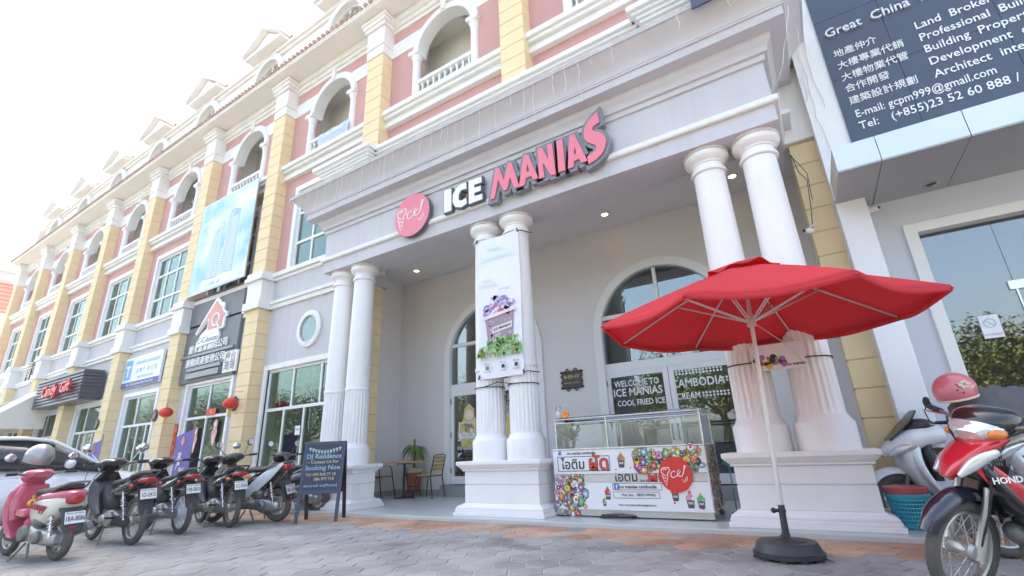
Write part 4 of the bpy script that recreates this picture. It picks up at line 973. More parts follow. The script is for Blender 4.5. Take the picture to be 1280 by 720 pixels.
# ------------------------------------------------------------------ motorbikes (local frame: x forward, y left, z up, origin on the ground between the wheels)
def paint(n, c, rough=.22, metal=0): return mat('bike_paint_'+n, c, rough, metal, var=.03, scale=6, coat=.7)
PBLK = paint('black', (.012,.012,.014)); PWHT = paint('white', (.74,.76,.77)); PPNK = paint('pink', (.56,.095,.16)); PRED = paint('red', (.58,.015,.03)); PCRM = paint('cream', (.74,.70,.62)); PBRN = paint('bronze', (.16,.09,.05)); PNVY = paint('navy', (.012,.014,.028)); PMRN = paint('maroon', (.12,.012,.03))
MIRG = mat('mirror_glass', (.7,.72,.74), .03, 1, var=.02)
def wheel(parent, x, r, tr, style, rubber=RUBBER, name='wheel', rimr=None):
    rr = rimr or r-tr*2.0; m = MB()
    m.torus((0,0,0), rr, .016, 'y', 48, 8, 1.5)
    m.lathe([(.02,-.075),(.045,-.07),(.055,-.05),(.045,-.03),(.045,.03),(.055,.05),(.045,.07),(.02,.075)], n=20, axis='y')
    if style == 'spoke':
        for k in range(36):
            a = 2*pi*k/36; s = 1 if k % 2 else -1; b = a+(.5 if (k//2) % 2 else -.5)
            m.tube([(.05*cos(b), s*.045, .05*sin(b)), (rr*cos(a), s*.006, rr*sin(a))], .0028, 5)
    else:
        for k in range(6):
            a = 2*pi*k/6; d = .18
            for q in (-1, 1): m.tube([(.045*cos(a+q*.5),0,.045*sin(a+q*.5)),(.6*rr*cos(a+q*.10),0,.6*rr*sin(a+q*.10)),(rr*cos(a+q*.05),0,rr*sin(a+q*.05))], [.016,.012,.014], 6)
        m.lathe([(.06,-.028),(.11,-.026),(.11,.026),(.06,.028)], n=24, axis='y')
    w = m.build(name, ALU if style != 'white' else mat('white_alloy', (.7,.72,.74), .4), parent); w.location = (x, 0, r)
    t = MB(); t.torus((0,0,0), r-tr, tr, 'y', 56, 12, .92)
    # tread blocks
    for k in range(56):
        a = 2*pi*k/56
        for s in (-1, 1):
            c1 = .55; p = lambda b, da: ((r-tr+(tr+.0025)*cos(b))*cos(a+da), (tr+.0025)*.92*sin(b), (r-tr+(tr+.0025)*cos(b))*sin(a+da))
            t.quad(p(s*.15,0), p(s*.15,.07), p(s*.85,.10), p(s*.85,.03))
    t.build('tyre', rubber, w); return w
def mirror(parent, base, tip, r=.055, chrome=True):
    m = MB(); mid = (Vector(base)+Vector(tip))/2+Vector((.03,0,.0)); m.tube([base, mid, tip], .006, 6); tp = Vector(tip)
    m.ball(tip, .022, r*1.25, r); o = m.build('mirror', CHROME if chrome else PLAST, parent)
    m = MB(); m.ball(tp+Vector((-.013,0,0)), .012, r*1.1, r*.86); m.build('mirror_glass', MIRG, o)
def underbone(name, label, loc, rz, body=PBLK, accent=None, seat=SEAT, wheels='spoke', plate='1D-2412', basket=False, lean=R(-1), rubber=DUSTY, group='motorbikes parked in a row', steer=0, sig=None, nose=None, fend=None, sign=True, lens=RED, front=False, mir=(True, True), txt=None):
    g = thing(name, label, 'motorbike', loc, rz, group); g.rotation_euler = (lean, 0, rz)
    nose = nose or body; fend = fend or body
    sq = lambda x: x if x > -.5 else -.5+(x+.5)*.74
    def B(nm, mb, mt, p=None, **k):
        if nm in ('tail_body','seat','grab_rail','tail_light','rear_fender','turn_signal'): mb.v = [(sq(v[0]), v[1], v[2]) for v in mb.v]
        return mb.build(nm, mt, p or g, **k)
    wheel(g, -.60, .285, .040, wheels, rubber); wheel(g, .62, .285, .036, 'spoke' if wheels == 'spoke' else wheels, rubber)
    m = MB()
    for s in (-1, 1):
        m.tube([(.62,s*.075,.285),(.455,s*.075,.70)], .021, 10); m.tube([(.625,s*.078,.25),(.575,s*.078,.40)], .030, 10)
    m.tube([(.62,-.1,.285),(.62,.1,.285)], .016, 8); B('front_fork', m, ALU)
    # front mudguard
    m = MB(); rings = []
    for i in range(15):
        a = R(28+i*9.3); rad = .325-.0*i; hw = .062 if 1 < i < 13 else .045
        ring = []
        for k in range(11):
            b = pi*k/10; y = hw*cos(b); d = .03*sin(b)**.7-.028*(abs(cos(b))**4); ring.append((.62+(rad+d)*cos(a), y, .285+(rad+d)*sin(a)))
        ring += [(.62+(rad+.0-.028*(abs(cos(pi*k/10))**4)-.006+.03*sin(pi*k/10)**.7)*cos(a), .94*hw*cos(pi*k/10), .285+(rad-.006-.028*(abs(cos(pi*k/10))**4)+.03*sin(pi*k/10)**.7)*sin(a)) for k in range(10,-1,-1)]
        rings.append(ring)
    m.loft(rings); fo = B('front_fender', m, fend)
    # leg shield: a swept plate
    m = MB()
    m.ysec([(.42,.86,.10,.03,R(60)),(.47,.74,.18,.035,R(65)),(.40,.58,.215,.03,R(85)),(.30,.44,.20,.028,R(100)),(.20,.34,.15,.022,R(105))], 3.2, 24)
    B('leg_shield', m, body)
    m = MB(); m.ysec([(.44,.90,.055,.05,R(70)),(.54,.80,.09,.055,R(60)),(.56,.68,.075,.05,R(70)),(.50,.58,.03,.03,R(80))], 2.2); no = None
    if front:
        m = MB(); m.ysec([(.32,.90,.15,.035),(.43,.85,.165,.055),(.54,.76,.12,.05),(.61,.68,.045,.025)], 2.2, 22); no = B('nose_cowl', m, nose)
        for s in (-1, 1):
            mm = MB(); mm.ysec([(.36,.835,.018,.018),(.47,.775,.026,.036),(.56,.70,.014,.014)], 2.3, 14); mm.xform(0, Matrix.Translation((.02,s*.142,0)) @ Matrix.Rotation(-s*.30,4,'Z') @ Matrix.Translation((0,s*.14,0))); mm.build('position_lamp', CLEAR, no)
    else: no = B('nose_cowl', m, nose)
    for s in (-1, 1):
        m = MB(); m.ball((.545,s*.10,.74) if not front else (.40,s*.19,.93), .05,.022 if not front else .03,.028); m.build('turn_signal', ORANGE, no)
    if accent:
        for s in (-1, 1):
            m = MB(); m.ysec([(.50,.80,.012,.035,R(60)),(.36,.62,.012,.06,R(80)),(.18,.50,.012,.045,R(105)),(-.02,.47,.01,.02,R(110))], 2.4, 14); m.xform(0, Matrix.Translation((.02,s*.185,.0)) @ Matrix.Rotation(-s*.10, 4, 'Z')); m.build('side_panel', accent, g)
    # spine, side covers, tail
    m = MB(); m.ysec([(.36,.66,.07,.10,R(60)),(.18,.50,.085,.09,R(100)),(-.02,.50,.10,.10,R(100)),(-.16,.58,.12,.11,R(70))], 2.4); B('frame_cover', m, PLAST)
    m = MB(); m.ysec([(-.02,.56,.085,.06,R(80)),(-.20,.64,.135,.095,R(85)),(-.45,.68,.135,.085,R(80)),(-.70,.745,.105,.055,R(78)),(-.90,.805,.06,.028,R(75))], 2.3, 22); tb = B('tail_body', m, body)
    if accent:
        for s in (-1, 1):
            m = MB(); m.ysec([(-.10,.60,.006,.02),(-.35,.67,.006,.028),(-.55,.72,.006,.018),(-.70,.77,.005,.008)], 2.2, 10); m.xform(0, Matrix.Translation((0,s*.137,0)) @ Matrix.Rotation(s*.065,4,'Z')); m.build('stripe', accent, tb)
    else:
        for s in (-1, 1):
            m = MB(); m.tube([(-.12,s*.142,.63),(-.40,s*.139,.70),(-.60,s*.118,.765)], .006, 6); m.build('stripe', MATS['chrome'], tb)
    m = MB(); m.ysec([(.06,.705,.085,.03,R(70)),(-.08,.735,.125,.042,R(85)),(-.34,.755,.135,.042,R(88)),(-.60,.805,.125,.040,R(80)),(-.76,.835,.09,.022,R(85))], 2.8, 24); B('seat', m, seat)
    m = MB(); m.tube([(-.55,-.14,.76),(-.72,-.145,.83),(-.90,-.11,.87),(-.94,0,.875),(-.90,.11,.87),(-.72,.145,.83),(-.55,.14,.76)], .012, 8); B('grab_rail', m, PLAST if body is not PBLK else GREYM)
    m = MB(); m.ysec([(-.80,.755,.095,.035,R(78)),(-.88,.76,.098,.040,R(75)),(-.945,.76,.08,.032,R(72)),(-.96,.76,.04,.016,R(72))], 2.3, 20); B('tail_light', m, lens)
    for s in (-1, 1):
        m = MB(); m.ball((-.83,s*.155,.70), .04,.03,.026); m.tube([(-.80,s*.09,.70),(-.83,s*.15,.70)], .010, 6); B('turn_signal', m, sig or RED)
    m = MB(); m.ysec([(-.78,.69,.085,.012,R(30)),(-.88,.60,.09,.010,R(40)),(-.95,.46,.085,.008,R(22)),(-.985,.36,.07,.006,R(20))], 4, 16); B('rear_fender', m, PLAST)
    pl = MB(); pl.box(-.09,.09,-.004,0,-.062,.062); 
    po = pl.build('number_plate', PLATE, g, smooth=0); po.location = (sq(-.968)-.004,0,.60); po.rotation_euler = (R(-18),0,-pi/2)
    t = MB(); t.text(plate, (0,-.0055,-.014), UX, UZ, .072, .0008, .012, sx=.62); t.text('PHNOM PENH', (0,-.0055,.043), UX, UZ, .025, .0006); t.build('plate_number', INK, po)
    # engine
    m = MB(); m.ysec([(.14,.27,.10,.06,R(90)),(.06,.29,.12,.10,R(90)),(-.08,.30,.125,.115,R(90)),(-.20,.30,.11,.09,R(90)),(-.26,.31,.07,.05,R(90))], 3); 
    m.lathe([(.085,-.14),(.09,-.12),(.09,.12),(.085,.14),(.05,.15)], (-.14,0,.30), 20, 'y'); m.lathe([(.06,.12),(.075,.13),(.07,.155),(.04,.16)], (.02,0,.28), 18, 'y'); B('engine', m, ALU)
    m = MB(); m.tube([(.10,0,.31),(.32,0,.36)], [.062,.058], 14)
    for k in range(6): x = .15+.026*k; m.tube([(x,0,.32+.006*k),(x+.008,0,.322+.006*k)], .088, 12)
    m.ball((.33,0,.365), .05,.07,.06); B('cylinder', m, GREYM)
    m = MB(); m.tube([(.30,-.03,.32),(.28,-.06,.20),(.15,-.11,.17),(-.20,-.13,.19),(-.36,-.145,.24)], .016, 8); m.tube([(-.34,-.15,.235),(-.40,-.155,.25),(-.86,-.165,.34),(-.91,-.165,.35)], [.022,.046,.052,.030], 14); m.tube([(-.90,-.165,.348),(-.93,-.165,.354)], .018, 10); B('exhaust', m, GREYM)
    m = MB(); m.tube([(-.55,-.205,.30),(-.80,-.215,.35)], .022, 8, flat=.4); B('heat_shield', m, CHROME)
    m = MB()
    for s in (-1, 1): m.tube([(-.14,s*.085,.30),(-.64,s*.095,.285)], .018, 8)
    m.tube([(-.60,-.115,.285),(-.60,.115,.285)], .014, 8); B('swing_arm', m, GREYM)
    m = MB(); m.ysec([(-.10,.30,.012,.075,R(0)),(-.35,.29,.012,.06),(-.60,.285,.012,.075),(-.70,.285,.01,.045)], 2.6, 14); m.xform(0, Matrix.Translation((0,.105,0))); B('chain_case', m, PLAST if body is PBLK and wheels == 'spoke' else GREYM)
    for s in (-1, 1):
        m = MB(); m.tube([(-.60,s*.125,.30),(-.44,s*.125,.63)], .012, 8)
        N = 90; m.tube([(-.585+.12*i/N+.024*cos(2*pi*8*i/N), s*.125+.026*sin(2*pi*8*i/N), .335+.25*i/N) for i in range(N+1)], .006, 5); B('shock_absorber', m, CHROME)
    m = MB(); m.tube([(-.06,-.12,.20),(-.10,-.14,.02),(-.14,-.15,.005)], .012, 6); m.tube([(-.06,.12,.20),(-.16,.20,.0),(-.22,.22,.0)], .012, 6); m.tube([(-.06,-.12,.2),(-.06,.12,.2)], .012, 6); B('stand', m, GREYM)
    m = MB()
    for s in (-1, 1): m.tube([(.06,s*.10,.24),(.06,s*.26,.25)], .017, 8); m.tube([(-.30,s*.11,.32),(-.30,s*.22,.33)], .013, 8)
    B('footrests', m, RUBBER)
    # bars
    m = MB(); m.tube([(.23,-.35,1.0),(.30,-.24,1.0),(.36,-.10,.97),(.37,0,.965),(.36,.10,.97),(.30,.24,1.0),(.23,.35,1.0)], .012, 8); hb = B('handlebar', m, GREYM)
    for s in (-1, 1):
        m = MB(); m.tube([(.29,s*.255,1.0),(.22,s*.365,1.0)], .019, 10); m.build('grip', RUBBER, hb)
        m = MB(); m.tube([(.33,s*.20,1.0),(.33,s*.26,.995),(.28,s*.37,.985)], .006, 6); m.build('lever', CHROME, hb)
    m = MB(); m.ysec([(.24,.99,.10,.035,R(0)),(.32,1.0,.15,.06,R(10)),(.42,.975,.155,.085,R(15)),(.485,.945,.12,.07,R(20)),(.51,.93,.06,.03,R(20))], 2.5, 22)
    if front: m.xform(0, Matrix.Translation((-.07,0,.015)))
    hc = B('headlight_cowl', m, body)
    m = MB(); m.ysec([(.43,.955,.14,.06),(.50,.93,.128,.068),(.545,.905,.07,.04)], 2.5, 20)
    if front: m.xform(0, Matrix.Translation((-.065,0,.015)))
    m.build('headlight', CLEAR, hc)
    m = MB(); m.ysec([(.25,1.015,.06,.022,R(-20)),(.30,1.035,.07,.02,R(-10))], 2.2, 14); m.build('dash', PLAST, hc)
    if mir[0]: mirror(g, (.32,.20,1.02), (.35,.33,1.20), chrome=not front)
    if mir[1]: mirror(g, (.32,-.20,1.02), (.35,-.33,1.20), chrome=not front)
    m = MB(); 
    for s in (-1, 1): m.tube([(.33,s*.2,.98),(.44,s*.12,.92),(.46,s*.04,.80)], .006, 6)
    m.tube([(.36,.10,.96),(.54,.14,.80),(.58,.12,.52),(.62,.09,.32)], .006, 6); B('control_cable', m, RUBBER)
    if txt:
        for s in (-1, 1):
            t = MB(); t.text(txt, (0,0,0), UX, UZ, .048, .0015, .02); 
            t.xform(0, Matrix.Translation((.41,s*.212,.69)) @ Matrix.Rotation(pi if s > 0 else 0, 4, 'Z') @ Matrix.Rotation(s*-.06,4,'Y')); t.build('tank_lettering', TXTW, g)
    if basket:
        m = MB(); x0, x1, w, z0, z1 = .58, .86, .16, .56, .80
        for i in range(8):
            z = z0+(z1-z0)*i/7; f = .82+.18*i/7
            m.tube([(x0,-w*f,z),(x0+(x1-x0)*f,-w*f,z),(x0+(x1-x0)*f,w*f,z),(x0,w*f,z),(x0,-w*f,z)], .0035 if i not in (0,7) else .007, 5)
        for i in range(15):
            t = i/14; y = -w+2*w*t
            m.tube([(x0+.01,y*.82,z0),(x0+(x1-x0)*.82,y*.82,z0),(x1,y,z1)], .0032, 5)
            x = x0+(x1-x0)*t
            for s in (-1, 1): m.tube([(x0+(x-x0)*.82,s*w*.82,z0),(x,s*w,z1)], .0032, 5)
        B('wire_basket', m, BLACKM)
        m = MB(); m.box(x0, x1-.02, -w*.9, w*.9, z1-.06, z1+.01); B('basket_liner', m, PMRN)
    if steer:
        ax = Vector((-.26,0,.69)).normalized(); p0 = Vector((.60,0,.285)); M = Matrix.Translation(p0) @ Matrix.Rotation(steer, 4, ax) @ Matrix.Translation(-p0)
        for o in g.children:
            k = o.name.split('.')[0]
            if k in ('front_fork','front_fender','handlebar','headlight_cowl','mirror','control_cable') or (k == 'wheel' and o.location.x > 0): o.matrix_basis = M @ o.matrix_basis
    return g
def scooter(name, label, loc, rz, body=PPNK, side=PCRM, inner=None, seat=SEAT, plate='1BA-8086', lean=R(-1), group='motorbikes parked in a row', wr=.25, tr=.05, sporty=False, shield=None, basket=False, deco=False, front=False, mir=(True, True), scale=1):
    g = thing(name, label, 'motor scooter', loc, 0, group); g.scale = (scale,)*3; g.rotation_euler = (lean, 0, rz); inner = inner or body; shield = shield or body
    sq = lambda x: x if x > -.42 else -.42+(x+.42)*.66
    def B(nm, mb, mt, p=None, **k):
        if nm in ('rear_body','tail_cover','seat','grab_rail','tail_light','rear_fender','reflector'): mb.v = [(sq(v[0]), v[1], v[2]) for v in mb.v]
        return mb.build(nm, mt, p or g, **k)
    wheel(g, -.60, wr, tr, 'alloy', DUSTY, rimr=wr-tr*1.75); wheel(g, .66, wr, tr*.92, 'alloy', DUSTY, rimr=wr-tr*1.7)
    m = MB()
    for s in (-1, 1): m.tube([(.66,s*.08,wr),(.53,s*.08,.60)], .022, 10)
    m.tube([(.66,-.1,wr),(.66,.1,wr)], .016, 8); B('front_fork', m, GREYM)
    m = MB(); rings = []
    for i in range(13):
        a = R(20+i*11); rad = wr+.025; hw = .075; ring = []
        for k in range(11):
            b = pi*k/10; q = rad+.035*sin(b)**.7-.03*abs(cos(b))**4; ring.append((.66+q*cos(a), hw*cos(b), wr+q*sin(a)))
        ring += [(.66+(q-.006)*cos(a), .94*hw*cos(pi*k/10), wr+(q-.006)*sin(a)) for k in range(10,-1,-1) for q in [rad+.035*sin(pi*k/10)**.7-.03*abs(cos(pi*k/10))**4]]
        rings.append(ring)
    m.loft(rings); B('front_fender', m, shield)
    m = MB(); m.ysec([(.36,.92,.10,.05,R(60)),(.46,.80,.19,.07,R(70)),(.47,.62,.225,.06,R(85)),(.40,.44,.22,.04,R(95)),(.30,.30,.20,.03,R(110)),(.16,.235,.19,.025,R(160))], 3, 26); B('front_apron', m, shield)
    m = MB(); m.ysec([(.33,.88,.14,.05,R(85)),(.35,.72,.20,.05,R(88)),(.33,.58,.205,.04,R(90)),(.31,.46,.19,.03,R(92))], 3.4, 24); ib = B('inner_panel', m, inner)
    m = MB(); m.box(.02,.27,-.17,.17,.50,.60) if deco else m.box(.24,.27,-.16,.16,.60,.62); B('front_pocket', m, inner, bevel=.02)
    m = MB(); m.ysec([(.34,.25,.19,.025,R(90)),(.15,.24,.20,.03,R(90)),(-.10,.25,.19,.03,R(90)),(-.2,.28,.16,.03,R(90))], 4, 20); B('floorboard', m, PLAST)
    if sporty:
        m = MB(); m.ysec([(-.06,.42,.12,.16,R(90)),(-.20,.56,.16,.17,R(85)),(-.45,.66,.165,.13,R(80)),(-.72,.79,.125,.08,R(74)),(-.93,.90,.06,.03,R(72))], 2.6, 24)
    else:
        m = MB(); m.ysec([(-.02,.42,.10,.16,R(95)),(-.14,.54,.17,.20,R(90)),(-.40,.60,.20,.19,R(88)),(-.66,.65,.19,.15,R(85)),(-.86,.70,.14,.09,R(80)),(-.96,.72,.06,.03,R(80))], 2.5, 26)
    bo = B('rear_body', m, side)
    if not sporty:
        m = MB(); m.ysec([(-.04,.66,.12,.06,R(95)),(-.30,.735,.185,.06,R(90)),(-.60,.745,.185,.07,R(86)),(-.86,.755,.145,.06,R(82)),(-.985,.745,.08,.04,R(80))], 2.6, 24); B('tail_cover', m, body)
        m = MB(); m.ysec([(-.10,.42,.19,.10,R(92)),(-.02,.36,.17,.10,R(92)),(.04,.30,.15,.05,R(92))], 3, 20); B('seat_front_cover', m, body)
    else:
        for s in (-1, 1):
            m = MB(); m.ysec([(-.12,.44,.012,.055),(-.28,.56,.014,.085),(-.52,.73,.014,.075),(-.78,.90,.006,.015)], 2.3, 12); m.xform(0, Matrix.Translation((0,s*.186,0)) @ Matrix.Rotation(s*.06,4,'Z')); m.build('side_panel', body, bo)
    zs = .80 if not sporty else .81
    m = MB(); m.ysec([(.0,zs-.04,.10,.03,R(70)),(-.12,zs-.005,.145,.045,R(85)),(-.40,zs,.15,.045,R(90)),(-.64,zs+.045,.135,.045,R(82)),(-.84,zs+.06,.10,.025,R(85))], 2.9, 24); B('seat', m, seat)
    m = MB(); m.tube([(-.50,-.15,zs-.01),(-.74,-.155,zs+.05),(-.96,-.11,zs+.10),(-1.0,0,zs+.105),(-.96,.11,zs+.10),(-.74,.155,zs+.05),(-.50,.15,zs-.01)], .014, 8); B('grab_rail', m, GREYM)
    zt = .70 if not sporty else .83
    m = MB(); m.ysec([(-.88,zt,.105,.06,R(80)),(-.97,zt-.005,.092,.055,R(78)),(-1.01,zt-.01,.06,.036,R(78)),(-1.02,zt-.01,.025,.016,R(78))], 2.4, 20); B('tail_light', m, RED if not sporty else RED)
    m = MB(); m.ysec([(-.82,.60,.12,.03,R(25)),(-.95,.52,.12,.02,R(40)),(-1.02,.40,.11,.014,R(25)),(-1.03,.32,.085,.01,R(10))], 4, 16); B('rear_fender', m, PLAST if not deco else mat('dark_slate_plastic', (.06,.065,.08), .45))
    po = MB(); po.box(-.105,.105,-.004,0,-.07,.07); po = po.build('number_plate', PLATE, g, smooth=0); po.location = (sq(-1.045)-.006,0,.49); po.rotation_euler = (R(-16),0,-pi/2)
    t = MB(); t.text(plate, (0,-.0055,-.016), UX, UZ, .082, .0008, .012, sx=.62); t.text('PHNOM PENH', (0,-.0055,.047), UX, UZ, .027, .0006); t.build('plate_number', INK, po)
    m = MB(); m.ball((-1.055,0,.375), .01,.04,.02); B('reflector', m, RED)
    m = MB(); m.ysec([(.0,.28,.10,.07,R(90)),(-.16,.31,.13,.11,R(90)),(-.38,.28,.12,.10,R(90)),(-.60,.25,.08,.085,R(90)),(-.68,.25,.05,.05,R(90))], 2.8, 22); m.xform(0, Matrix.Translation((0,.05,0))); B('engine', m, ALU)
    m = MB(); m.lathe([(.09,.10),(.10,.13),(.085,.17),(.04,.18)], (-.12,.05,.32), 22, 'y'); m.lathe([(.07,.10),(.075,.14),(.05,.165)], (-.42,.05,.28), 20, 'y'); m.ball((-.30,.12,.45), .11,.07,.08); B('engine_cover', m, GREYM)
    m = MB(); m.tube([(-.1,-.08,.25),(-.25,-.13,.22),(-.40,-.15,.27)], .016, 8); m.tube([(-.38,-.155,.265),(-.45,-.16,.28),(-.80,-.165,.37),(-.86,-.165,.385)], [.03,.06,.065,.035], 14); B('exhaust', m, GREYM)
    m = MB(); m.tube([(-.62,.13,.28),(-.55,.13,.62)], .012, 8); N = 90; m.tube([(-.61+.05*i/N+.028*cos(2*pi*8*i/N), .13+.028*sin(2*pi*8*i/N), .33+.24*i/N) for i in range(N+1)], .007, 5); B('shock_absorber', m, CHROME)
    m = MB(); m.tube([(-.10,.13,.20),(-.02,.24,.0),(.02,.25,.0)], .013, 6); m.tube([(-.2,-.14,.2),(-.24,-.16,.01)], .013, 6); m.tube([(-.2,.14,.2),(-.3,.17,.05)], .013, 6); B('stand', m, GREYM)
    m = MB(); m.tube([(.20,-.36,1.03),(.26,-.24,1.03),(.31,-.10,1.0),(.31,.10,1.0),(.26,.24,1.03),(.20,.36,1.03)], .012, 8); hb = B('handlebar', m, GREYM)
    for s in (-1, 1):
        m = MB(); m.tube([(.25,s*.26,1.03),(.19,s*.375,1.03)], .019, 10); m.build('grip', RUBBER, hb)
        m = MB(); m.tube([(.30,s*.20,1.03),(.30,s*.26,1.02),(.25,s*.38,1.01)], .006, 6); m.build('lever', CHROME, hb)
    m = MB(); m.ysec([(.20,1.01,.10,.04,R(0)),(.28,1.02,.16,.065,R(10)),(.38,.99,.16,.09,R(18)),(.45,.95,.11,.07,R(25)),(.47,.93,.05,.03,R(25))], 2.4, 22); hc = B('headlight_cowl', m, shield if not sporty else PLAST)
    m = MB(); m.ysec([(.40,.95,.12,.06,R(20)),(.46,.93,.10,.055,R(25)),(.49,.92,.05,.03,R(30))], 2.3, 20); m.build('headlight', CLEAR, hc)
    if mir[0]: mirror(g, (.28,.20,1.05), (.31,.34,1.24), .06, False)
    if mir[1]: mirror(g, (.28,-.20,1.05), (.31,-.34,1.24), .06, False)
    if deco:
        for nm, mt, bo_, d in (('black_script', TXTB, .035, 0), ('red_script', mcol('crimson', (.55,.03,.06)), .010, .004)):
            t = MB(); t.text('Scoopy', (0,0,0), UX, Vector((.22,0,1)), .135, .002, bo_)
            t.xform(0, Matrix.Translation((-.36,.202+d,.635)) @ Matrix.Rotation(pi, 4, 'Z') @ Matrix.Rotation(.10, 4, 'Y')); t.build(nm, mt, bo)
        m = MB(); m.ball((.16,.06,.66), .05,.05,.045); m.tube([(.16,.06,.70),(.16,.06,.75)], .012, 6); B('yellow_toy', m, mat('yellow_vinyl', (.7,.5,.05), .4))
    return g
PID = pi
def lp(x, y): return (x, y, 0)
# a row on the left, tails to the camera
def place(fn, name, label, rear, head, half=.60, **k):
    d = Vector((cos(head), sin(head), 0)); p = Vector((rear[0], rear[1], 0))+d*half
    return fn(name, label, (p.x, p.y, 0), head, **k)
place(scooter, 'motor_scooter', 'pink and cream scooter with flourish graphics, nearest on the left', (.60,-4.20), R(187), half=.528, scale=.88, deco=True, plate='1BA-8086')
place(underbone, 'motorbike', 'black motorbike with plate 1D-2412 next to the pink scooter', (.31,-3.40), R(180), plate='1D-2412', mir=(True, True))
place(underbone, 'motorbike', 'black motorbike with white alloy wheels and plate 1FB-5810, third from the left', (-.06,-2.68), R(177), plate='1FB-5810', wheels='white', mir=(True, False))
place(underbone, 'motorbike', 'black motorbike with orange tail signals and plate 1C-7538, fourth from the left', (.06,-2.04), R(172), plate='1C-7538', sig=ORANGE, wheels='spoke', body=PNVY, mir=(False, True))
place(scooter, 'motor_scooter', 'bronze fronted scooter with white tail panels and plate 1BC-3216 beside the chalkboard', (.20,-1.36), R(198), lean=R(-5), body=PWHT, side=PBLK, inner=PBRN, shield=PBRN, sporty=True, plate='1BC-3216')
place(scooter, 'motor_scooter', 'black scooter behind the chalkboard with its rear wheel showing below', (-.12,-.38), R(192), body=PBLK, side=PBLK, inner=PLAST, shield=PBLK, plate='1AZ-6640', seat=SEAT)
# right hand group, noses to the camera
HG = 'motorbikes parked by the neighbouring shop'
place(underbone, 'motorbike', 'red and black motorbike with spoked wheels lettered HONDA at the right edge', (8.51,-2.37), R(199), half=-.62, steer=R(30), body=PBLK, nose=PRED, accent=PRED, fend=PNVY, plate='1FD-1120', group=HG, front=True, rubber=DUSTY, mir=(False, False), txt='HONDA', lean=R(-6))
place(underbone, 'motorbike', 'white motorbike with a black wire front basket behind the red motorbike', (9.00,-.98), R(205), half=-.62, body=PWHT, nose=PWHT, plate='1EK-3301', group=HG, basket=True, front=True, mir=(False, False))
sc_ = place(scooter, 'motor_scooter', 'large white scooter with a dark screen behind the turquoise basket', (8.53,.44), R(193), half=-.66, body=PWHT, side=PWHT, inner=PLAST, shield=PWHT, sporty=True, plate='1GC-9080', group=HG, front=True, wr=.27, tr=.06, mir=(True, True))
m = MB(); m.ysec([(.64,.87,.10,.008),(.52,.98,.145,.010),(.40,1.09,.14,.010),(.33,1.17,.09,.008)], 3, 18); m.build('windscreen', mat('smoke_screen', (.03,.03,.033), .25, coat=.3), sc_)
m = MB(); m.ysec([(.16,.92,.15,.10),(.34,.90,.20,.12),(.50,.84,.195,.11),(.64,.77,.12,.075),(.73,.72,.04,.03)], 2.5, 24); m.build('nose_fairing', PWHT, sc_)
m = MB(); m.ysec([(.50,.74,.20,.09),(.52,.60,.19,.08),(.46,.46,.16,.07),(.34,.34,.12,.05)], 2.6, 24); m.build('lower_fairing', PWHT, sc_)
for s in (-1, 1):
    m = MB(); m.ysec([(.44,.83,.012,.03),(.56,.79,.03,.05),(.68,.73,.02,.025)], 2.3, 16); m.xform(0, Matrix.Translation((.0,s*.14,-.01)) @ Matrix.Translation((.5,0,0)) @ Matrix.Rotation(-s*.48,4,'Z') @ Matrix.Translation((-.5,s*.045,0))); m.build('headlight', CLEAR, sc_)

# helmets and jacket
def helmet(name, label, loc, rot, shell, trim, band=None, s=1):
    p = thing(name, label, 'helmet', loc, 0); p.rotation_euler = rot; p.scale = (s, s, s)
    m = MB(); rings = []
    for j in range(13):
        t = R(-28)+(pi/2-R(-28)-.01)*j/12; rings.append([(.145*cos(t)*cos(2*pi*k/28)*1.08, .125*cos(t)*sin(2*pi*k/28)*1.0, .135*sin(t)) for k in range(28)])
    m.loft(rings); m.build('shell', shell, p)
    m = MB(); m.tube([(.1375*cos(2*pi*k/28)*1.0, .112*sin(2*pi*k/28), -.066) for k in range(29)], .009, 6); m.build('edge_trim', trim, p)
    return p
hp = helmet('motorbike_helmet', 'grey silver helmet hung on the pink scooter handlebar', (-.48,-4.28,1.10), (R(14),R(-12),R(160)), mat('silver_helmet', (.36,.36,.36), .3, .3, coat=.5), PLAST, s=1.15)
m = MB(); m.ysec([(.10,.02,.10,.05,R(50)),(.17,-.03,.11,.05,R(40)),(.19,-.08,.10,.03,R(30))], 2.5, 18); m.build('visor', mat('smoke_visor', (.12,.11,.10), .1, coat=.6), hp)
hp = helmet('motorbike_helmet', 'coral pink helmet with a white flower print on the basket motorbike', (8.93,-1.30,1.25), (R(-6),R(12),R(215)), mat('coral_helmet', (.70,.18,.22), .3, coat=.5), mat('cream_trim', (.72,.62,.45), .5))
m = MB(); 
for k in range(6): a = 2*pi*k/6; m.ball((.03+.028*cos(a), .118, .045+.022*sin(a)), .018,.012,.013,8,5)
m.tube([(.03,.124,.03),(-.02,.122,.01),(-.06,.116,.02)], .006, 5); m.tube([(.05,.120,.05),(.08,.108,.07)], .006, 5); m.build('flower_print', mat('cream_trim', (.72,.62,.45)), hp)
m = MB()
for q in (( .10,.02),(.06,-.01),(-.08,.08)): m.lathe([(.006,.118),(.006,.126)], (q[0],0,q[1]), 8, 'y')
m.build('vent_hole', PLAST, hp)
jk = thing('grey_jacket', 'crumpled grey jacket draped over the parked motorbikes behind the pink helmet', 'jacket', (9.22,-1.12,1.02))
m = MB(); n1, n2 = 22, 16; 
for j in range(n2+1):
    for i in range(n1+1):
        u, v = i/n1-.5, j/n2-.5
        nz = noise.noise(Vector((u*7, v*7, 2)))*.05+noise.noise(Vector((u*15, v*13, 5)))*.02
        m.v.append((u*.55+nz*.6, v*.36+nz*.3, .24-.9*abs(v)**1.6-.25*(u+.1)**2+nz))
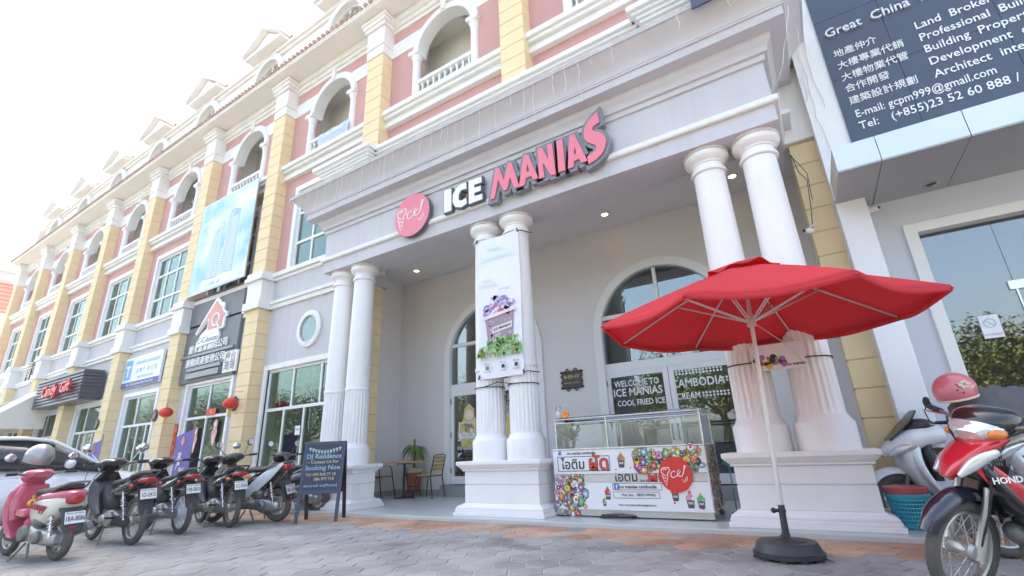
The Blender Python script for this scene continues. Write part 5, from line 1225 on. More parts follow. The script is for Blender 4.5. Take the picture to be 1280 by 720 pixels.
for j in range(n2):
    for i in range(n1): a = j*(n1+1)+i; m.q(a, a+1, a+n1+2, a+n1+1)
jb = m.build('jacket_body', mat('grey_cloth', (.115,.115,.125), .9, var=.2, scale=20), jk); sm = jb.modifiers.new('thick', 'SOLIDIFY'); sm.thickness = .012
m = MB(); m.tube([(.20,-.04,.20),(.34,-.08,.15),(.46,-.05,.10),(.58,-.06,.12)], [.07,.065,.055,.05], 12); m.tube([(-.18,.06,.18),(-.28,.02,.08),(-.30,-.08,-.06)], [.06,.06,.05], 12); m.build('sleeve', MATS['grey_cloth'], jk)

# ------------------------------------------------------------------ cars
def car(name, label, loc, rz, body, group=None):
    g = thing(name, label, 'car', loc, rz, group); B = lambda nm, mb, mt, p=g, **k: mb.build(nm, mt, p, **k)
    DG = mat('car_glass', (.03,.036,.038), .04, ior=1.55, var=.05)
    def sec(x, z0, z1, w, wt, e=3.2, n=28):
        zc, hh = (z0+z1)/2, (z1-z0)/2; ring = []
        for k in range(n):
            a = 2*pi*k/n; ca, sa = cos(a), sin(a); t = math.copysign(abs(sa)**(2/e), sa)
            ww = w+(wt-w)*max(0, t); ring.append((x, ww*math.copysign(abs(ca)**(2/e), ca), zc+hh*t))
        return ring
    m = MB(); m.loft([sec(*q) for q in [(-2.28,.42,.86,.55,.50),(-2.20,.30,.98,.72,.62),(-1.9,.24,1.02,.83,.74),(-1.3,.20,1.02,.87,.79),(0,.19,1.0,.88,.80),(.9,.19,.97,.88,.79),(1.25,.20,.94,.87,.76),(1.7,.22,.86,.84,.70),(2.05,.26,.76,.76,.60),(2.22,.32,.66,.62,.50),(2.28,.40,.58,.5,.42)]]); B('body', m, body, smooth=60)
    m = MB(); m.loft([sec(*q) for q in [(-1.75,.90,1.0,.66,.62),(-1.35,.90,1.22,.72,.58),(-.8,.90,1.41,.75,.55),(-.1,.90,1.455,.76,.55),(.45,.90,1.40,.75,.54),(.95,.88,1.14,.73,.60),(1.22,.86,.96,.70,.64)]]); B('glasshouse', m, DG, smooth=60)
    m = MB(); m.loft([sec(x, z1-.045, z1+.008, w, w*.93, 3) for x, z1, w in [(-1.32,1.24,.56),(-.8,1.41,.575),(-.1,1.455,.58),(.40,1.41,.57),(.56,1.345,.56)]]); B('roof', m, body, smooth=60)
    m = MB()
    for s in (-1, 1):
        m.tube([(1.22,s*.665,.95),(.85,s*.64,1.19),(.50,s*.565,1.385),(.2,s*.565,1.425)], .028, 8)
        m.tube([(-1.70,s*.655,.98),(-1.35,s*.615,1.22),(-.95,s*.57,1.375),(-.4,s*.565,1.43),(.2,s*.565,1.425)], [.06,.055,.035,.028,.028], 8)
        m.tube([(-.15,s*.79,.98),(-.25,s*.70,1.25),(-.28,s*.60,1.42)], .03, 8)
    B('pillars', m, body)
    m = MB()
    for s in (-1, 1): m.tube([(-1.7,s*.745,.985),(-.5,s*.79,1.0),(.6,s*.785,.985),(1.2,s*.735,.95)], .012, 6)
    B('window_trim', m, PLAST)
    m = MB()
    for s in (-1, 1):
        for x in (-.2, .98, -1.15): m.tube([(x,s*.868,.95),(x-.02,s*.893,.70),(x-.0,s*.885,.35)], .0045, 4)
    B('door_gap', m, DARKROOM)
    for s in (-1, 1):
        m = MB(); m.ball((.72,s*.93,1.02), .075,.11,.075); m.tube([(.76,s*.78,.98),(.73,s*.88,1.0)], .025, 8); B('side_mirror', m, body)
        m = MB(); m.tube([(-.05,s*.885,.84),(.06,s*.91,.845),(.17,s*.885,.84)], .014, 8); m.tube([(-1.05,s*.875,.85),(-.95,s*.90,.855),(-.84,s*.875,.85)], .014, 8); B('door_handle', m, body)
        m = MB(); m.ysec([(1.72,.72,.02,.06),(1.95,.66,.03,.07),(2.14,.60,.02,.05)], 2.4, 14); m.xform(0, Matrix.Translation((0,s*.68,0)) @ Matrix.Rotation(-s*.32,4,'Z')); B('headlight', m, CLEAR)
        m = MB(); m.ball((-2.14,s*.60,.84), .08,.14,.08); B('tail_light', m, RED)
        for x in (-1.32, 1.36):
            w = MB(); w.lathe([(.02,-.05),(.20,-.06),(.215,0)], n=28, axis='y'); w.lathe([(.20,.06),(.05,.03),(.02,.05)], n=28, axis='y')
            for k in range(5): a = 2*pi*k/5; w.tube([(.05*cos(a),-.075,.05*sin(a)),(.20*cos(a),-.075,.20*sin(a))], .025, 6); w.tube([(.05*cos(a),.075,.05*sin(a)),(.20*cos(a),.075,.20*sin(a))], .025, 6)
            wo = w.build('wheel', ALU, g); wo.location = (x, s*.76, .315)
            t = MB(); t.torus((0,0,0), .26, .058, 'y', 36, 10, 1.75); t.build('tyre', RUBBER, wo)
            a = MB(); a.torus((x, s*.80, .315), .345, .035, 'y', 30, 6, 1.6, (R(5), R(175))); B('wheel_arch', a, PLAST)
    m = MB(); m.box(2.20,2.30,-.35,.35,.40,.52); B('grille', m, PLAST, bevel=.02)
    return g
car('parked_car', 'white saloon car parked nose in behind the pink scooter on the left', (-3.42,-4.00,0), R(84), mat('white_car_paint', (.74,.76,.78), .2, var=.02, coat=.8))
car('yellow_car', 'yellow car across the street seen as a reflection in the porch door glass', (9.6,-14.5,-.01), R(180), mat('yellow_car_paint', (.72,.52,.02), .25, var=.02, coat=.8))

# ------------------------------------------------------------------ red parasol
um = thing('parasol', 'big red canvas parasol on a pale pole standing in a round black base', 'parasol', (7.52,-1.50,0))
AX = Vector((.04,.02,1)).normalized()
def onax(h): return AX*(h/AX.z)
m = MB(); m.tube([onax(.30), onax(2.56)], .020, 14); m.build('pole', mat('pale_pole', (.68,.66,.63), .35, .3), um)
tub = MB(); tub.lathe([(.245,.012),(.268,.02),(.27,.05),(.255,.055),(.25,.065),(.232,.115),(.222,.125),(.15,.128),(.145,.135),(.11,.137),(.10,.142),(.055,.145),(.04,.150),(.038,.17)], n=44)
for k in range(10):
    a = 2*pi*k/10+.2; tub.box(.245*cos(a)-.025, .245*cos(a)+.025, .245*sin(a)-.025, .245*sin(a)+.025, 0, .016)
tub.build('base', mat('dusty_black_plastic', (.035,.036,.038), .5, var=.35, scale=10, streak=.3), um)
m = MB(); m.tube([onax(.14), onax(.20), onax(.40)], [.038,.028,.026], 16); m.tube([onax(.355)+Vector((-.05,0,0)), onax(.355)+Vector((.03,0,0))], .014, 10); m.ball(onax(.355)+Vector((-.065,0,0)), .022,.022,.022); m.build('base_tube', PLAST, um)
NR = 8; RAD = 1.45; HT = 2.60; RIM = 2.03; ROT = R(32.5); TILT = Matrix.Rotation(R(1.8), 4, Vector((1,1,0))) 
def canopy_pt(a, t, sag=True, rad=RAD):
    # t 0..1 from hub to rim along direction a; straight hems between ribs
    k = (a-ROT)/(2*pi/NR); f = k-math.floor(k); half = pi/NR
    r = rad*cos(half)/cos((f-.5)*2*half)*t
    z = HT-(HT-RIM)*(.86*t+.14*t*t)
    if sag: z -= .055*t*sin(pi*f)*(.4+.6*t); r *= 1-.035*sin(pi*f)*t
    p = Vector((r*cos(a), r*sin(a), z-2.3)); p = TILT @ p
    return p+onax(2.3)
m = MB(); NT, NA = 10, 96
rings = []
for i in range(NT+1):
    rings.append([canopy_pt(ROT+2*pi*k/NA, .05+.95*i/NT) for k in range(NA)])
m.loft(rings, cap=False)
cp = m.build('canopy', REDCLOTH, um, smooth=25); so_ = cp.modifiers.new('thick', 'SOLIDIFY'); so_.thickness = .006
m = MB(); rings = []
for i in range(5):
    t = .03+.21*i/4; rings.append([canopy_pt(ROT+2*pi*k/NA, t)+Vector((0,0,.05+.012*sin(8*2*pi*k/NA+1)*i/4+.02*sin(3*2*pi*k/NA)*i/4)) for k in range(NA)])
m.loft(rings); ct = m.build('canopy_vent', REDCLOTH, um)
m = MB(); m.loft([[canopy_pt(ROT+2*pi*k/NA, 1)+Vector((0,0,.003)) for k in range(NA)], [canopy_pt(ROT+2*pi*k/NA, 1)*1-Vector((0,0,.045)) for k in range(NA)]], cap=False)
hem = m.build('hem', REDCLOTH, um); hs_ = hem.modifiers.new('thick', 'SOLIDIFY'); hs_.thickness = .005
RIBM = mat('pale_rib', (.66,.60,.57), .4, .3)
m = MB(); hubp = onax(2.02); m.tube([onax(1.97), onax(2.07)], .042, 16); m.tube([onax(2.50), onax(2.56)], .04, 16); m.build('runner', RIBM, um)
for k in range(NR):
    a = ROT+2*pi*k/NR; m = MB()
    m.tube([canopy_pt(a, .03, False)-Vector((0,0,.02)), canopy_pt(a, .5, False)-Vector((0,0,.02)), canopy_pt(a, .985, False)-Vector((0,0,.018))], .010, 6)
    rb = m.build('rib', RIBM, um)
    q = canopy_pt(a, .50, False)-Vector((0,0,.022)); sd_ = Vector((-sin(a), cos(a), 0))*.012
    m = MB(); m.tube([hubp+Vector((cos(a),sin(a),0))*.04+sd_, q+sd_], .007, 6); m.tube([hubp+Vector((cos(a),sin(a),0))*.04-sd_, q-sd_], .007, 6); m.build('strut', RIBM, rb)
    m = MB(); m.ball(canopy_pt(a, 1.0, False)-Vector((0,0,.02)), .02,.02,.014); m.build('rib_cap', REDCLOTH, rb)
m = MB(); m.tube([onax(2.05)+Vector((.02,0,-.05)), Vector((.30,.55,1.86)), Vector((.42,1.15,1.74))], .004, 5); m.build('guy_cord', mat('pale_cord', (.6,.58,.55), .8), um)

# ------------------------------------------------------------------ ice cream counter on casters
ct = thing('ice_cream_counter', 'white wheeled ice cream counter with doodle graphics and a glass display top', 'counter', (5.69,-.05,.05)); ct.scale = (.95,1,.98)
X0, X1, D0 = -1.12, 1.06, .0
VW = mat('white_vinyl_panel', (.79,.80,.81), .35, var=.02)
m = MB(); m.box(X0+.02, X1-.02, .02, .66, .10, .86); m.build('cabinet', VW, ct, smooth=0)
m = MB(); m.box(X0, X1, -.012, .012, .55, .865); m.build('upper_front_panel', VW, ct, smooth=0)
m = MB(); m.box(X0, X1, -.016, .008, .10, .44); lowp = m.build('lower_front_panel', VW, ct, smooth=0)
m = MB(); m.box(X0+.005, X1-.005, -.004, .019, .445, .545); midp = m.build('middle_front_panel', mat('grey_vinyl_print', (.60,.58,.55), .4), ct, smooth=0)
m = MB(); m.box(X1-.019, X1+.012, .0, .66, .10, .86); m.build('side_panel', VW, ct, smooth=0); m = MB(); m.box(X0-.012, X0+.019, .015, .66, .10, .86); m.build('side_panel', VW, ct, smooth=0)
m = MB(); m.box(X0-.02, X1+.02, -.02, .68, .866, .89); m.build('counter_top', STEEL, ct, smooth=0, bevel=.006)
CG = glassmat('display_glass', (.94,.97,.97), .06)
m = MB(); m.box(X0+.06, X1-.0, .03, .036, .891, 1.24); m.box(X0+.06, X0+.066, .04, .60, .891, 1.24); m.box(X1-.006, X1, .04, .60, .891, 1.24); m.build('display_glass', CG, ct, smooth=0)
m = MB()
for x in (X0+.05, X0+.87, X1+.0):
    for y in (.03, .60): m.tube([(x,y,.89),(x,y,1.32)], .016, 10)
for y in (.03, .60):
    m.tube([(X0+.02,y,1.30),(X1+.04,y,1.30)], .016, 10); m.tube([(X0+.02,y,1.245),(X1+.02,y,1.245)], .010, 8)
for x in (X0+.05, X1): m.tube([(x,.03,1.30),(x,.60,1.30)], .014, 8)
m.build('display_frame', STEEL, ct)
m = MB(); m.box(X0+.03, X1+.03, .0, .63, 1.317, 1.325); m.build('display_shelf', CG, ct, smooth=0)
m = MB(); m.box(X0+.0, X1, .0, .03, .02, .10); 
for x in (X0+.03, X1-.03):
    for y in (.02, .62): m.tube([(x,y,.10),(x,y,.86)], .016, 8)
m.build('steel_frame', STEEL, ct)
for x in (X0+.10, X1-.02):
    for y in (.06, .58):
        m = MB(); m.lathe([(.02,-.013),(.036,-.012),(.036,.012),(.02,.013)], (x,y,.037), 18, 'y'); m.tube([(x,y-.02,.037),(x,y-.02,.09),(x,y+.02,.09),(x,y+.02,.037)], .006, 6); m.build('caster', GREYM, ct)
FP = -.018; rn = random.Random(11)
PAL = [(.70,.05,.05),(.78,.55,.06),(.16,.42,.10),(.04,.04,.05),(.30,.14,.40),(.80,.78,.72),(.72,.28,.10),(.20,.45,.60),(.40,.22,.12),(.75,.30,.45)]
def doodle(name, x0, x1, z0, z1, y, n, rmin=.012, rmax=.034, parent=ct):
    # crowded fruit doodles: dark outlines with coloured fill
    it = [(rn.uniform(x0,x1), rn.uniform(z0,z1), rn.uniform(rmin,rmax), rn.randrange(len(PAL)), rn.uniform(.6,1.3), rn.uniform(0,6), rn.choice((5,7,9,12))) for _ in range(n)]
    mats = [mcol('doodle%d' % i, c) for i, c in enumerate(PAL)]; m = MB()
    for i, (x, z, r, c, e, ph, k) in enumerate(it):
        yy = y-.00045*(i % 14)
        sh = lambda q: [(x+r*q*cos(ph+2*pi*t/k), z+r*q*e*sin(ph+2*pi*t/k)) for t in range(k)]
        for q, mi, d in ((1.16,3,0),(1.0,c,.00015),(.42,(c+5) % 10 if i % 2 else 5,.0003)):
            m.mi = mi; L = sh(q); m.add([(a, yy-d, b) for a, b in L], [tuple(range(len(L)))])
    return m.build(name, mats, parent, smooth=0)
doodle('doodle_print', X0+.01, X0+.50, .12, .43, FP, 110, .014, .052); doodle('doodle_print', .16, 1.0, .58, .855, -.014, 120, .014, .055); doodle('doodle_print', X0+.02, X0+.45, .447, .54, -.006, 40)
doodle('doodle_print', X0+.08, X0+.38, .03, .095, -.002, 26)
d = doodle('side_doodle_print', .02, .63, .12, .84, 0, 330, .014, .04)
d.rotation_euler = (0,0,pi/2); d.location = (X1+.0135,0,0)
# printed words
m = MB(); m.text('ไอติม', (-.80,-.014,.67), UX, UZ, .18, .0012, .012); m.text('ice manias cambodia', (-.66,-.014,.825), UX, UZ, .052, .001, .012, sx=1.05)
m.text('ice manias cambodia', (.13,FP-.001,.385), UX, UZ, .06, .001, .01, sx=1.05); m.text('Hot line : 0859199995', (.13,FP-.001,.285), UX, UZ, .052, .001); m.text('Email : ice.manias.cambodia@gmail.com', (.10,FP-.001,.165), UX, UZ, .032, .001)
for a in ((-1.05,-.23,.585,.593),(-1.05,-.23,.775,.783),(-1.05,-1.042,.593,.775),(-.238,-.23,.593,.775)): m.box(a[0],a[1],-.0145,-.013,a[2],a[3])
for z0, z1, x1 in ((.345,.43,.46),(.245,.325,.42)):
    for a in ((-.22,x1,z0,z0+.005),(-.22,x1,z1-.005,z1),(-.22,-.215,z0,z1),(x1-.005,x1,z0,z1)): m.box(a[0],a[1],FP-.0015,FP,a[2],a[3])
m.build('black_print', TXTB, ct, smooth=0)
m = MB(); m.text('ไอติม', (-.02,-.006,.50), UX, UZ, .16, .001, .016); m.text('ice manias', (.28,-.007,.462), UX, UZ, .05, .001, .012); m.build('middle_black_print', mcol('dark_brown', (.09,.06,.05)), midp, smooth=0)
for x, z, s, y, par in ((-.40,.68,.19,-.014,ct),(.42,.505,.17,-.006,midp)):
    m = MB(); m.text('ผัด', (x,y,z), UX, UZ, s*1.35, .0010, .034); m.build('red_print_outline', TXTB, par, smooth=0)
    m = MB(); m.text('ผัด', (x,y-.0022,z), UX, UZ, s*1.35, .0008, .010); m.build('red_print', mcol('tomato', (.72,.06,.04)), par, smooth=0)
m = MB(); m.box(-.20,-.13,FP-.003,FP-.0005,.352,.422); m.build('blue_icon', mcol('azure', (.08,.20,.55)), ct, smooth=0); m = MB(); m.text('f', (-.163,FP-.0035,.383), UX, UZ, .075, .0006, .03); m.build('icon_letter', TXTW, ct)
m = MB(); m.box(-1.03,-.985,-.0155,-.013,.805,.845); m.ball((-1.0,-.015,.85), .016,.002,.02); m.build('blue_icon', mcol('azure', (.08,.20,.55)), ct, smooth=0)
def cup(x, z, s, cols, y):
    m = MB(); m.mi = 0
    m.shape([[(x-.045*s,z+.02*s),(x+.045*s,z+.02*s),(x+.034*s,z-.07*s),(x-.034*s,z-.07*s)]], (0,y,0), UX, UZ, .0006)
    for i, (dx, dz, r) in enumerate([(-.026,.035,.026),(.028,.035,.026),(0,.06,.030),(.0,.095,.016)]):
        m.mi = 1+i % 2 if i < 3 else 3; m.shape([circ(x+dx*s, z+dz*s, r*s, 12)], (0,y-.0014-.0003*i,0), UX, UZ, .0003)
    m.mi = 4; m.shape([[(x-.03*s,z-.005*s),(x+.03*s,z-.005*s),(x+.027*s,z-.03*s),(x-.027*s,z-.03*s)]], (0,y-.0014,0), UX, UZ, .0003)
    m.build('cup_print', [mcol('cupdark', (.10,.08,.08))]+[mcol('doodle%d' % c, PAL[c]) for c in cols]+[mcol('cuplabel', (.5,.5,.5))], ct, smooth=0)
cup(-.06,.70,1.1,(8,6,1),-.0135); cup(.17,.73,1.5,(9,0,2),-.0135); cup(.43,.70,1.05,(5,7,6),-.0135); cup(-.30,.29,.9,(0,9,2),FP); cup(-.36,.19,.6,(2,5,1),FP)
cup(.62,.29,1.0,(0,4,2),FP); cup(.80,.22,1.1,(9,5,0),FP); cup(.93,.21,1.0,(2,7,1),FP)
m = MB()
for x, z, r in [(.60,.20,.012),(.70,.36,.014),(.66,.62,.014),(.94,.14,.012),(-.15,.60,.008),(.06,.62,.008),(.30,.82,.008),(.33,.61,.012),(.55,.80,.010)]: m.lathe([(r,FP-.002),(r,FP if z < .5 else -.012)], (x,0,z), 12, 'y')
m.build('red_dots', mcol('crimson', (.55,.03,.06)), ct)
m = MB(); m.lathe([(.212,-.03),(.212,-.018)], (.66,0,.53), 48, 'y'); lgd = m.build('round_logo', mcol('signal_red', (.72,.04,.03)), ct)
m = MB(); ice_logo(m, (.66,-.032,.53), .215, .006); m.build('logo_drawing', TXTW, lgd)
# things around the counter
def leafy(parent, base, n, spread, length, width, mt=LEAF, seed=1, droop=.5, up=.6, nm='leaves'):
    rn = random.Random(seed); m = MB()
    for k in range(n):
        a = rn.uniform(0, 2*pi); L = length*rn.uniform(.6,1.15); u = up*rn.uniform(.3,1.2); b = Vector(base)+Vector((rn.uniform(-1,1),rn.uniform(-1,1),rn.uniform(-.5,1)))*spread
        d = Vector((cos(a), sin(a), 0)); sd = Vector((-sin(a), cos(a), 0)); pts = []
        for i in range(6):
            t = i/5; c = b+d*L*t*(1-.15*t)+Vector((0,0,L*(u*t-droop*1.6*t*t))); w = width*sin(pi*min(.98, .12+t*.86))*rn.uniform(.9,1.1)
            pts.append((c-sd*w+Vector((0,0,w*.35)), c, c+sd*w+Vector((0,0,w*.35))))
        for i in range(5):
            p, q = pts[i], pts[i+1]; m.quad(p[0], p[1], q[1], q[0]); m.quad(p[1], p[2], q[2], q[1])
    return m.build(nm, mt, parent, smooth=180)
pv = thing('trailing_plant', 'leafy green houseplant inside the glass end of the ice cream counter', 'plant', (4.80,.22,.941))
leafy(pv, (0,0,.12), 26, .05, .22, .022, seed=3, droop=.4, up=1.3); leafy(pv, (-.05,-.05,.30), 18, .10, .13, .040, seed=5, droop=.5, up=.5)
m = MB(); m.lathe([(.05,0),(.065,.10),(.06,.10)], n=18); m.tube([(0,0,.1),(-.03,-.02,.3),(-.10,-.06,.42)], .007, 6); m.build('pot', STEEL, pv)
ow = thing('owl_figurine', 'small white and brown owl figurine sitting on the counter rail', 'figurine', (4.74,-.02,1.352))
m = MB(); m.ball((0,0,.05), .035,.032,.055); m.ball((0,-.005,.115), .032,.03,.032); m.build('body', mat('owl_white', (.7,.66,.58), .6, var=.2, scale=40), ow)
m = MB(); m.ball((-.012,-.033,.12), .008,.005,.009); m.ball((.012,-.033,.12), .008,.005,.009); m.ball((-.03,0,.145), .010,.008,.014); m.ball((.03,0,.145), .010,.008,.014); m.build('eyes', mcol('dark_brown', (.09,.06,.05)), ow)
fl = thing('orange_flower', 'orange artificial flower lying on the counter rail beside the owl', 'flower', (4.85,-.02,1.352))
m = MB()
for k in range(7): a = 2*pi*k/7; m.ball((.035*cos(a), .02*sin(a), .04+.035*sin(a)), .028,.016,.026, 8, 6)
m.build('petals', mat('orange_petals', (.85,.25,.04), .7), fl)
pc_ = thing('coiled_cable', 'black power cable coiled on the porch floor under the counter', 'cable', (5.50,.02,.05))
m = MB(); pts = []
for k in range(120): a = k*.2; r = .24+.03*sin(k*.37); pts.append((r*cos(a)*1.1, r*sin(a)*.7, .010+.0035*(k/120)*8+.004*sin(k*.6)))
m.tube(pts, .008, 6); pc_2 = m.build('coil', RUBBER, pc_)
bw_ = thing('teal_bow', 'small teal ribbon bow on the far corner of the counter', 'ribbon', (6.84,.62,.70))
m = MB()
for k in range(5): a = 2*pi*k/5; m.ball((.05*cos(a),0,.06*sin(a)), .045,.025,.03,8,6)
m.tube([(0,0,-.12),(0,0,0)], .012, 6); m.tube([(0,0,-.62),(0,0,-.12)], .008, 6); m.lathe([(.06,-.65),(.06,-.62)], n=14); m.build('loops', mat('teal_ribbon', (.10,.42,.42), .5), bw_)

# ------------------------------------------------------------------ table, chairs, plant
tb = thing('cafe_table', 'square wooden topped cafe table on a black pedestal', 'table', (-.05,2.0,.05)); tb.location = (-.02,1.72,.05)
m = MB(); m.bbox(-.42,.42,-.30,.30,.715,.745,.006); m.build('tabletop', WOOD, tb)
m = MB(); m.tube([(0,0,.03),(0,0,.70)], .028, 12); m.lathe([(.22,0),(.225,.012),(.06,.03),(.03,.05)], n=28); m.box(-.2,.2,-.03,.03,.69,.714); m.build('pedestal', BLACKM, tb)
def chair(loc, rz, label, arms):
    c = thing('cafe_chair', label, 'chair', loc, rz, 'wood and black steel cafe chairs')
    m = MB()
    for i in range(5): m.bbox(-.21+i*.085,-.21+i*.085+.075,-.20,.20,.445,.462,.004)
    m.build('seat', WOOD, c)
    m = MB()
    for i in range(4):
        z = .54+i*.075; x = -.215-.02*i; m.box(x-.008,x+.008,-.19,.19,z,z+.062)
    m.build('backrest', WOOD, c, smooth=0, bevel=.004)
    for s in (-1, 1):
        m = MB(); m.tube([(.23,s*.22,0),(.17,s*.205,.45),(.165,s*.205,.46)] if not arms else [(.26,s*.24,0),(.19,s*.225,.40),(.15,s*.22,.62),(.08,s*.22,.66)], .012, 8); m.build('leg', BLACKM, c)
        m = MB(); m.tube([(-.27,s*.22,0),(-.20,s*.205,.44),(-.29,s*.20,.84)], .012, 8); m.build('leg', BLACKM, c)
        if arms: m = MB(); m.box(-.22,.10,s*.22-.025,s*.22+.025,.655,.675); m.build('armrest', WOOD, c, bevel=.008); 
    m = MB(); m.tube([(-.29,-.20,.835),(-.30,-.15,.86),(-.30,.15,.86),(-.29,.20,.835)], .012, 8); m.tube([(.17,-.205,.44),(.17,.205,.44)], .011, 6); m.tube([(-.20,-.205,.44),(-.20,.205,.44)], .011, 6)
    for s in (-1, 1): m.tube([(.17,s*.205,.435),(-.20,s*.205,.435)], .011, 6)
    m.build('frame_rail', BLACKM, c)
chair((-.68,1.62,.05), R(8), 'cafe chair with armrests on the left of the wooden table', True)
chair((.62,1.80,.05), R(184), 'cafe chair with a slatted back on the right of the wooden table', False)
pp = thing('potted_plant', 'green dracaena in a terracotta pot on a stand behind the cafe table', 'plant', (-.02,2.02,.05))
m = MB(); m.lathe([(.12,.14),(.135,.16),(.19,.50),(.20,.52),(.20,.545),(.18,.545),(.17,.51)], n=30); pt = m.build('pot', mat('terracotta', (.34,.085,.045), .55, var=.15), pp)
m = MB(); m.lathe([(.193,.50),(.208,.515),(.21,.60),(.195,.60),(.185,.56)], n=30); m.build('pot_rim', mat('pot_rim_paint', (.52,.50,.36), .55), pt)
m = MB(); m.lathe([(.121,.135),(.15,.23),(.142,.23)], n=30); m.build('pot_foot', BLACKM, pt)
m = MB()
for k in range(4): a = pi/4+k*pi/2; m.tube([(.16*cos(a),.16*sin(a),0),(.14*cos(a),.14*sin(a),.14)], .012, 6)
m.torus((0,0,.13), .16, .012, 'z', 24, 6); m.build('stand', mat('red_brown_stand', (.16,.05,.04), .5), pp)
m = MB(); m.tube([(0,0,.5),(.01,0,.8),(-.01,.01,1.0),(0,0,1.22)], [.03,.026,.024,.022], 10); m.build('trunk', STEM, pp)
leafy(pp, (0,0,1.0), 44, .05, .34, .034, seed=8, droop=.75, up=.75); 

# ------------------------------------------------------------------ chalkboard
SLATE = mat('chalk_slate', (.045,.055,.085), .75, var=.25, scale=4, bump=.05); BFR = mat('board_frame', (.05,.062,.10), .55, var=.1); BFRD = mat('board_frame_dark', (.015,.016,.02), .5)
ck = thing('chalkboard', 'free standing A-frame chalkboard with coloured handwriting for DJ Residence', 'chalkboard', (1.05,-1.27,0)); ck.rotation_euler = (0,0,R(36))
TL = .19
fy = lambda z: -.0+z*TL
def brd(mb, x0, x1, z0, z1, y0, y1, sgn=1, off=0):
    mb.poly([(x0, off+sgn*(fy(z0)+y0), z0),(x1, off+sgn*(fy(z0)+y0), z0),(x1, off+sgn*(fy(z1)+y0), z1),(x0, off+sgn*(fy(z1)+y0), z1)], (0, sgn*(y1-y0), 0))
W2 = .33
m = MB(); brd(m, -W2, -W2+.055, 0, 1.20, 0, .022); brd(m, W2-.055, W2, 0, 1.20, 0, .022); brd(m, -W2+.055, W2-.055, 1.145, 1.20, 0, .022); brd(m, -W2+.055, W2-.055, .40, .455, 0, .022); m.build('front_frame', BFR, ck, smooth=0, bevel=.004)
m = MB(); brd(m, -W2+.055, W2-.055, .455, 1.145, .008, .018); m.build('slate', SLATE, ck, smooth=0)
BO = 2*fy(1.2)+.05
m = MB(); brd(m, -W2, -W2+.055, 0, 1.19, 0, .022, -1, BO); brd(m, W2-.055, W2, 0, 1.19, 0, .022, -1, BO); brd(m, -W2+.055, W2-.055, .40, 1.19, 0, .018, -1, BO); m.build('rear_frame', BFRD, ck, smooth=0)
cu = Vector((1,0,0)); cv = Vector((0,TL,1)).normalized(); co_ = lambda x, z: (x, fy(z)+.005, z)
BLU = mcol('chalk_blue', (.30,.52,.62)); YEL = mcol('chalk_yellow', (.62,.56,.33)); WHC = mcol('chalk_white', (.62,.64,.66))
m = MB(); m.text('DJ Residence', co_(.0,.965), cu, cv, .105, .001, .012); m.text('Booking Now', co_(-.0,.79), cu, cv, .105, .001, .006); m.text('#yourself: Inn[Phnom]', co_(0,.525), cu, cv, .058, .001); m.build('blue_chalk', BLU, ck, smooth=0)
m = MB(); m.text('~ Contact Us For', co_(-.01,.88), cu, cv, .07, .001, .004); m.text('Tel: 093 818 77 18', co_(-.02,.69), cu, cv, .062, .001, .004); m.text('086 977 718', co_(.04,.62), cu, cv, .062, .001, .004); m.build('yellow_chalk', YEL, ck, smooth=0)
for nm, mt, par in (('blue_pennants', BLU, 0), ('yellow_pennants', YEL, 1)):
    m = MB()
    for k in range(11):
        if k % 2 == par:
            t = k/10; x = -.24+.48*t; z = 1.105-.055*sin(pi*t); a = [co_(x-.02, z), co_(x+.02, z), co_(x+.003, z-.065)]; m.add(a, [(0,1,2)])
    if par == 0: m.tube([co_(-.26+.52*t/10, 1.115-.055*sin(pi*t/10)) for t in range(11)], .002, 4)
    m.build(nm, mt, ck, smooth=0)

# ------------------------------------------------------------------ basket and basin on the right
bk = thing('laundry_basket', 'turquoise plastic basket with a lattice of holes beside the white scooter', 'basket', (8.55,.0,.055)); bk.scale = (.84,.84,.84)
TQ = mat('turquoise_plastic', (.03,.42,.52), .35, var=.05)
m = MB(); NB_ = 40
for j in range(7):
    z = .05+.26*j/6; r = .165+.045*z/.36
    m.torus((0,0,z), r, .0085, 'z', NB_, 5, 1.1)
for k in range(NB_): a = 2*pi*k/NB_; m.tube([(.165*cos(a),.165*sin(a),.02),(.208*cos(a+.04),.208*sin(a+.04),.34)], .0062, 5)
m.lathe([(.150,.0),(.168,.005),(.171,.05),(.160,.05),(.15,.012)], n=40); m.lathe([(.202,.32),(.212,.33),(.222,.365),(.212,.372),(.198,.34)], n=40); m.build('lattice', TQ, bk)
m = MB(); m.lathe([(.148,.015),(.155,.02),(.19,.30),(.185,.30)], n=36); m.build('liner', mat('dark_turquoise', (.02,.25,.33), .5), bk)
bs_ = thing('plastic_basin', 'dusty red plastic basin stacked in the turquoise basket', 'basin', (8.55,.0,.345)); bs_.scale = (.86,.86,.86)
m = MB(); m.lathe([(.17,-.03),(.18,-.02),(.205,.08),(.215,.085),(.215,.10),(.20,.10),(.175,-.01),(.0,-.012)], n=40); m.build('bowl', mat('red_plastic', (.55,.11,.12), .45, var=.08), bs_)

